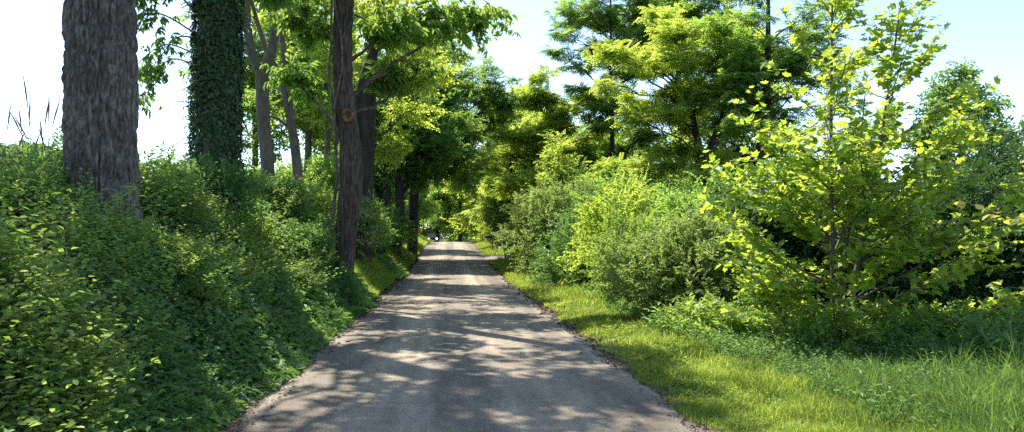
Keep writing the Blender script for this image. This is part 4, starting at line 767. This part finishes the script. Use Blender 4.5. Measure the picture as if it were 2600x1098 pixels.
shrub('bank_shrub', 'green bush behind the bank under the thin pole trunk', Lg(-5.6, 27), [(0, 0, .7, 1.3, 1, 1.1), (1.4, .3, .7, 1, 1, 1.2)], M['lf_mid'], 649, .34, 110, fringe=5)

# ------------------------------------------------------------------ dry grass on the skyline, left
def dry_tuft(label, x, y, n, hmin, hmax, seed, spread):
    rg = np.random.default_rng(seed); o = L(x, y, .25); mb = MB()
    for q in range(n):
        b = np.array([rg.normal(0, spread), rg.normal(0, .15), 0]); h = rg.uniform(hmin, hmax); ln = rg.normal(0, .18) * h + b[0] * .2; tip = b + [ln, rg.normal(0, .05), h]
        P = quadbez(b, b + [ln * .2, 0, h * .6], tip, 8); mb.add(*tube(P, np.linspace(.006, .003, 8), 3), 0, .3)
        mb.add(*tube(P[5:], [.006, .012, .004], 4), 0, .8)
        for s2 in range(rg.integers(1, 4)):
            i = rg.integers(1, 6); sg = rg.choice([-1, 1]); c = P[i]; e_ = c + [sg * rg.uniform(.08, .22), 0, rg.uniform(-.06, .1)]
            mb.add(*tube(quadbez(c, (c + e_) / 2 + [0, 0, .1], e_, 5), np.linspace(.006, .003, 5), 3), 0, .5)
    o2 = mb.build('dry_grass', M['straw'], None, o); tag(o2, label, 'dry grass', 'dry grass tufts on the bank skyline'); return o2
dry_tuft('tallest dry grass seed stalks standing just left of the broad trunk', -5.15, 10.0, 10, .9, 1.75, 71, .14)
dry_tuft('leaning dry grass stalks at the left edge of the picture', -5.65, 10.0, 16, .7, 1.35, 72, .22)
# ------------------------------------------------------------------ sycamore sapling
def sapling(name, label, loc, stems_, branches, leafmat_, seed, ls=.14, leaf=None, step=.05, group=None, redtip=0):
    rg = np.random.default_rng(seed); root = empty(name, loc); tag(root, label, 'tree', group); W = MB(); Bm = MB(); Lf = MB(); leaf = leaf or L_maple(); tips = []
    paths = []
    for pts, rr in stems_:
        T = tapered(pts, rr, 30); paths.append(T); W.add(*tube(T[:, :3], T[:, 3], 10), 0, .5, True); tips.append(T[18:, :3])
    segs = [(t_, 1.0) for t_ in tips]
    for (si, t, az, el, ln) in branches:
        T = paths[si]; i = int(t * 29); p0 = T[i, :3]; d_ = np.array([math.cos(az) * math.cos(el), math.sin(az) * math.cos(el), math.sin(el)])
        p1 = p0 + d_ * ln * .55 + [0, 0, .0]; p2 = p0 + d_ * ln + [0, 0, .12 * ln] + rg.normal(0, .05, 3); P = quadbez(p0, p1 - [0, 0, .05 * ln], p2, 14); P[1:] += np.cumsum(rg.normal(0, .008, (13, 3)), 0)
        r_ = min(T[i, 3] * .5, .004 + .009 * ln); Bm.add(*tube(P, np.linspace(r_, .003, 14), 5), 0, .5, True); segs.append((P[3:], 1.))
        for q in range(int(2 + ln * 3.2)):
            j = rg.integers(4, 13); sg = rg.choice([-1, 1]); sd = np.cross(d_, [0, 0, 1.]) * sg; dd = nrm(d_ * .7 + sd * .8 + [0, 0, rg.uniform(-.1, .4)]); l2 = ln * rg.uniform(.12, .32) + .08
            Q = quadbez(P[j], P[j] + dd * l2 * .5, P[j] + dd * l2 + [0, 0, -.03], 6); Bm.add(*tube(Q, np.linspace(.005, .002, 6), 3), 0, .5); segs.append((Q, 1.))
    Pl = []; Dl = []
    for P, f in segs:
        ln = np.linalg.norm(np.diff(P, axis=0), axis=1).sum(); k = max(2, int(ln / step)); tt = np.linspace(.1, 1, k); Q = spline(P, k); Tn = nrm(np.gradient(Q, axis=0)) if k > 1 else np.zeros((k, 3))
        side = nrm(np.cross(Tn, [0, 0, 1.]) + 1e-6) * np.where(np.arange(k) % 2, 1, -1)[:, None]
        d_ = Tn * .5 + side * .8 + rg.normal(0, .35, (k, 3)); d_[:, 2] -= .25; Pl.append(Q + nrm(d_) * .035); Dl.append(d_)
    P = np.concatenate(Pl); D = np.concatenate(Dl); n = len(P); N = np.array([0, 0, 1.]) + rg.normal(0, .5, (n, 3)); sz = ls * rg.uniform(.5, 1.25, n)
    V, F = place(leaf, P, D, N, sz); k = len(leaf[1]); Lf.add(V, F, 0, np.repeat(rg.uniform(0, 1, n), k))
    for q in range(0, n): pass
    W.build('trunk', M['stem'], root); Bm.build('branches', M['stem'], root); Lf.build('leaves', leafmat_, root); return root
rg = np.random.default_rng(81); br = []
for q in range(92):
    si = rg.choice([0, 1, 2], p=[.42, .38, .2]); t = rg.uniform(.2, .97); az = rg.uniform(0, 6.28)
    ln = (1.7 * (1 - t) ** .7 + .55) * rg.uniform(.6, 1.15); el = rg.uniform(.3, .95) * (0.6 + t * .7)
    br.append((si, t, az, el, ln))
# long low branches that spread to both sides
br += [(0, .14, 3.3, .4, 1.9), (0, .1, 3.0, .2, 1.9), (0, .18, 3.5, .32, 2.1), (0, .26, 3.2, .42, 2.2), (0, .36, 3.0, .5, 2.1), (0, .5, 3.3, .6, 1.7), (0, .62, 3.1, .6, 1.3), (1, .12, 0, .12, 3.0), (1, .2, .1, .3, 3.1), (1, .3, -.1, .42, 3.0), (1, .5, .1, .5, 2.2), (1, .62, -.1, .55, 1.6), (2, .3, 4.7, .3, 1.3), (0, .3, 4.6, .4, 1.3), (1, .3, 4.9, .35, 1.2), (0, .5, 4.7, .5, 1.1), (0, .22, 3.0, .6, 2.0), (0, .32, 3.4, .7, 2.0), (0, .44, 3.1, .8, 1.7), (1, .1, -.1, .2, 2.8), (1, .16, .15, .4, 3.0), (1, .24, -.2, .55, 3.0), (1, .32, .1, .65, 2.9), (1, .42, -.1, .75, 2.4), (1, .06, .4, .05, 2.4), (0, .15, 4.2, .3, 1.3), (1, .18, 5.2, .3, 1.4), (1, .45, .3, .45, 2.2), (2, .3, -.3, .5, 1.8)]
sapling('sycamore_sapling', 'young multi stemmed tree with bright backlit lobed leaves, standing in front of the dark hedge', L(5.9, 11.1, -.05),
    [([(0, 0, 0), (.0, .0, 1.2), (.04, .1, 3), (.08, .1, 5.0), (.12, .1, 6.6)], [.05, .04, .03, .018, .006]),
     ([(.08, 0, 0), (.32, 0, 1.1), (.75, .1, 2.8), (1.0, .1, 4.2), (1.3, .1, 6.0)], [.05, .042, .032, .02, .006]),
     ([(.05, .05, 0), (.28, .3, 1.2), (.62, .5, 2.4), (.95, .6, 4.6)], [.03, .028, .02, .005])], br, M['lf_syc'], 82, ls=.124)
rg = np.random.default_rng(83)
sapling('redbud_sapling', 'small tree with rounded yellow and orange tinted leaves poking in at the right edge', L(7.0, 7.3, -.05),
    [([(0, 0, 0), (-.1, 0, 1.2), (-.2, 0, 2.2), (-.15, 0, 3.4)], [.035, .028, .02, .006])],
    [(0, .62, 2.95, .25, 1.15), (0, .5, 3.5, -.05, .9), (0, .4, 3.2, .0, .9), (0, .6, 0, .4, 1), (0, .7, 1.5, .4, 1), (0, .45, 4.6, .3, 1)], M['lf_red'], 84, ls=.1, leaf=L_oval(.95), step=.09)

# ------------------------------------------------------------------ mailboxes, signs, car, house, tower
def mailbox(name, label, x, y, postmat, arm=True, facing=-1):
    root = empty(name, (x, y, g1(x, y)), R(4)); tag(root, label, 'mailbox', 'mailboxes by the driveway')
    MB().add(*box(-.05, .05, -.05, .05, -.1, 1.02 if arm else .95)).build('post', postmat, root)
    b = MB().add(*box(-.42, .02, -.045, .045, .9, .985)); V, F = box(-.04, .04, -.04, .04, 0, .46); 
    V = V @ np.array([[math.cos(.8), 0, -math.sin(.8)], [0, 1, 0], [math.sin(.8), 0, math.cos(.8)]]) ; V[:, 0] *= -1; b.add(V + [-.02, 0, .58], F); b.build('arm', postmat, root)
    k = 14; a = np.linspace(0, np.pi, k); prof = [(-.09, 0)] + [(-math.cos(t) * .09, .11 + math.sin(t) * .09) for t in a] + [(.09, 0)]
    prof = np.array(prof); n = len(prof); x0, x1 = -.5, 0.0; V = np.array([(xx, p[0], p[1] + 1.0) for xx in (x0, x1) for p in prof]); F = np.array([(i, (i + 1) % n, n + (i + 1) % n, n + i) for i in range(n)])
    m = MB().add(V, F, 0, .5, False); m.add(V[n:], [list(range(n))]); m.build('box', M['black'], root)
    V2 = np.array([(xx, p[0] * 1.06, (p[1] - .1) * 1.06 + 1.1) for xx in (-.515, -.502) for p in prof]); m = MB().add(V2, F); m.add(V2[:n], [list(range(n))[::-1]]); m.add(V2[n:], [list(range(n))]); m.add(*box(-.535, -.516, -.015, .015, 1.17, 1.19)); m.build('door', M['black'], root)
    MB().add(*box(-.3, -.285, -.101, -.093, 1.08, 1.22)).add(*box(-.3, -.23, -.101, -.093, 1.2, 1.24)).build('flag', M['red'], root)
    return root
mailbox('mailbox', 'black mailbox on a bare wooden post beyond the driveway', 3.0, 52, M['wood'])
mailbox('mailbox', 'black mailbox on a dark post half hidden by the pale bush, nearer of the two', 3.2, 42.6, M['wood_old'])
def sign(name, label, x, y, h, shape, mat, zr=0):
    root = empty(name, (x, y, g1(x, y)), zr); tag(root, label, 'sign')
    MB().add(*box(-.03, .03, -.02, .02, -.1, h)).build('post', M['steel'], root); m = MB()
    k = len(shape); V = np.array([(p[0], yy, p[1] + h) for yy in (-.034, -.024) for p in shape]); m.add(V, np.array([(i, (i + 1) % k, k + (i + 1) % k, k + i) for i in range(k)])); m.add(V[:k], [list(range(k))]); m.add(V[k:], [list(range(k))[::-1]])
    m.build('panel', mat, root)
sign('warning_sign', 'orange yellow diamond sign on a post at the left of the far bend', -4.05, 104, 1.1, [(0, -.42), (.42, 0), (0, .42), (-.42, 0)], M['orange'], .1)
sign('small_sign', 'small faded reddish sign on a post right of the far bend', 2.35, 118, 1.7, [(-.22, -.3), (.22, -.3), (.22, .3), (-.22, .3)], M['pinkred'], -.1)
# car
cx_, cy_ = -3.35, 140.0; root = empty('oncoming_car', (cx_, cy_, float(roadz(cy_)) + .03), R(8)); tag(root, 'dark pickup with its headlights on coming round the far bend', 'car')
sec = [(-2.5, .95, .55, 1.02), (-2.35, .97, .42, 1.1), (-1.1, .98, .4, 1.16), (2.6, .98, .45, 1.12), (2.7, .96, .5, 1.0)]
V = []; 
for (yy, hw_, zl, zh) in sec: V += [(-hw_, yy, zl), (-hw_ * 1.0, yy, (zl + zh) / 2), (-hw_ * .92, yy, zh), (hw_ * .92, yy, zh), (hw_, yy, (zl + zh) / 2), (hw_, yy, zl)]
F = [(i * 6 + j, i * 6 + (j + 1) % 6, i * 6 + 6 + (j + 1) % 6, i * 6 + 6 + j) for i in range(4) for j in range(6)]
m = MB().add(V, F); m.add(V[:6], [(5, 4, 3, 2), (5, 2, 1, 0)]); m.add(V[-6:], [(0, 1, 2, 3), (0, 3, 4, 5)]); body = m.build('body', M['carpaint'], root)
cab = [(-.86, -1.15, 1.14), (.86, -1.15, 1.14), (.9, 1.0, 1.14), (-.9, 1.0, 1.14), (-.68, -.45, 1.78), (.68, -.45, 1.78), (.7, .85, 1.78), (-.7, .85, 1.78)]
MB().add(cab, [(4, 5, 6, 7), (3, 2, 6, 7), (0, 1, 5, 4), (1, 2, 6, 5), (3, 0, 4, 7)]).build('cab', M['carpaint'], root)
MB().add([(-.74, -1.07, 1.2), (.74, -1.07, 1.2), (.6, -.53, 1.72), (-.6, -.53, 1.72)], [(0, 1, 2, 3)]).build('windscreen', M['glass'], root)
MB().add(*box(-.5, .5, -2.53, -2.49, .62, .9)).build('grille', M['rubber'], root)
MB().add(*box(-.95, .95, -2.62, -2.52, .42, .58)).build('bumper', M['steel'], root)
for sx in (-1, 1):
    MB().add(*box(sx * .74 - .12, sx * .74 + .12, -2.56, -2.5, .72, .88)).build('headlight', M['lamp'], root)
    MB().add(*box(sx * 1.08 - .1, sx * 1.08 + .1, -.85, -.78, 1.15, 1.35)).build('mirror', M['carpaint'], root)
    for wy in (-1.6, 1.7):
        V, F, C = capped(np.array([(sx * .8, wy, .38), (sx * 1.0, wy, .38)]), [.38, .38], 18); wh = MB().add(V, F).add(V, C).build('wheel', M['rubber'], root)
        V, F, C = capped(np.array([(sx * .98, wy, .38), (sx * 1.012, wy, .38)]), [.22, .2], 14); MB().add(V, F).add(V, C).build('rim', M['steel'], wh)
# house
root = empty('house', L(18.6, 61, 0), R(-12)); tag(root, 'grey sided house with a low roof glimpsed through the trees on the right', 'house')
V = [(-5, -4, 0), (5, -4, 0), (5, 4, 0), (-5, 4, 0), (-5, -4, 3.4), (5, -4, 3.4), (5, 4, 3.4), (-5, 4, 3.4), (-5, 0, 5.3), (5, 0, 5.3)]
m = MB().add(V, [(0, 1, 5, 4), (2, 3, 7, 6), (1, 2, 6, 5), (3, 0, 4, 7)]); m.add(V, [(4, 7, 8), (6, 5, 9)]); m.build('wall', M['siding'], root)
m = MB()
for sg in (-1, 1):
    V = [(-5.5, sg * 4.5, 3.2), (5.5, sg * 4.5, 3.2), (5.5, 0, 5.4), (-5.5, 0, 5.4), (-5.5, sg * 4.5, 3.35), (5.5, sg * 4.5, 3.35), (5.5, 0, 5.55), (-5.5, 0, 5.55)]; m.add(V, [(0, 1, 2, 3), (4, 5, 6, 7), (0, 1, 5, 4), (0, 3, 7, 4), (1, 2, 6, 5)])
m.build('roof', M['shingle'], root)
for wx in (-3, 0.4, 3.2):
    wf = MB().add(*box(wx - .6, wx + .6, -4.06, -3.98, 1.1, 2.5)).build('window', M['white'], root); MB().add(*box(wx - .5, wx + .5, -4.09, -4.062, 1.2, 2.4)).build('pane', M['glass'], wf)
# lattice tower across the field
def tower():
    x, y = -62.0, 168.0; m = MB(); h = 19.5; w_ = .55
    cs_ = [(-w_, -w_), (w_, -w_), (w_, w_), (-w_, w_)]
    for (a_, b_) in cs_: m.add(*tube(np.array([(a_, b_, 0), (a_ * .9, b_ * .9, h - 2.4), (0, 0, h)]), .06, 4), 0, .5)
    for q in range(9):
        z_ = q * 2.0 + 1; 
        for i in range(4):
            p, r_ = cs_[i], cs_[(i + 1) % 4]; m.add(*tube(np.array([(p[0], p[1], z_), (r_[0], r_[1], z_ + 1.6)]), .03, 3)); m.add(*tube(np.array([(p[0], p[1], z_), (r_[0], r_[1], z_)]), .03, 3))
    m.add(*tube(np.array([(0, 0, h - .2), (-.3, 0, h + 2.2)]), [.05, .02], 4))
    tag(m.build('lattice_tower', M['steel'], None, (x, y, g1(x, y))), 'thin pale lattice tower far across the field, between the two front trunks', 'tower')
tower()
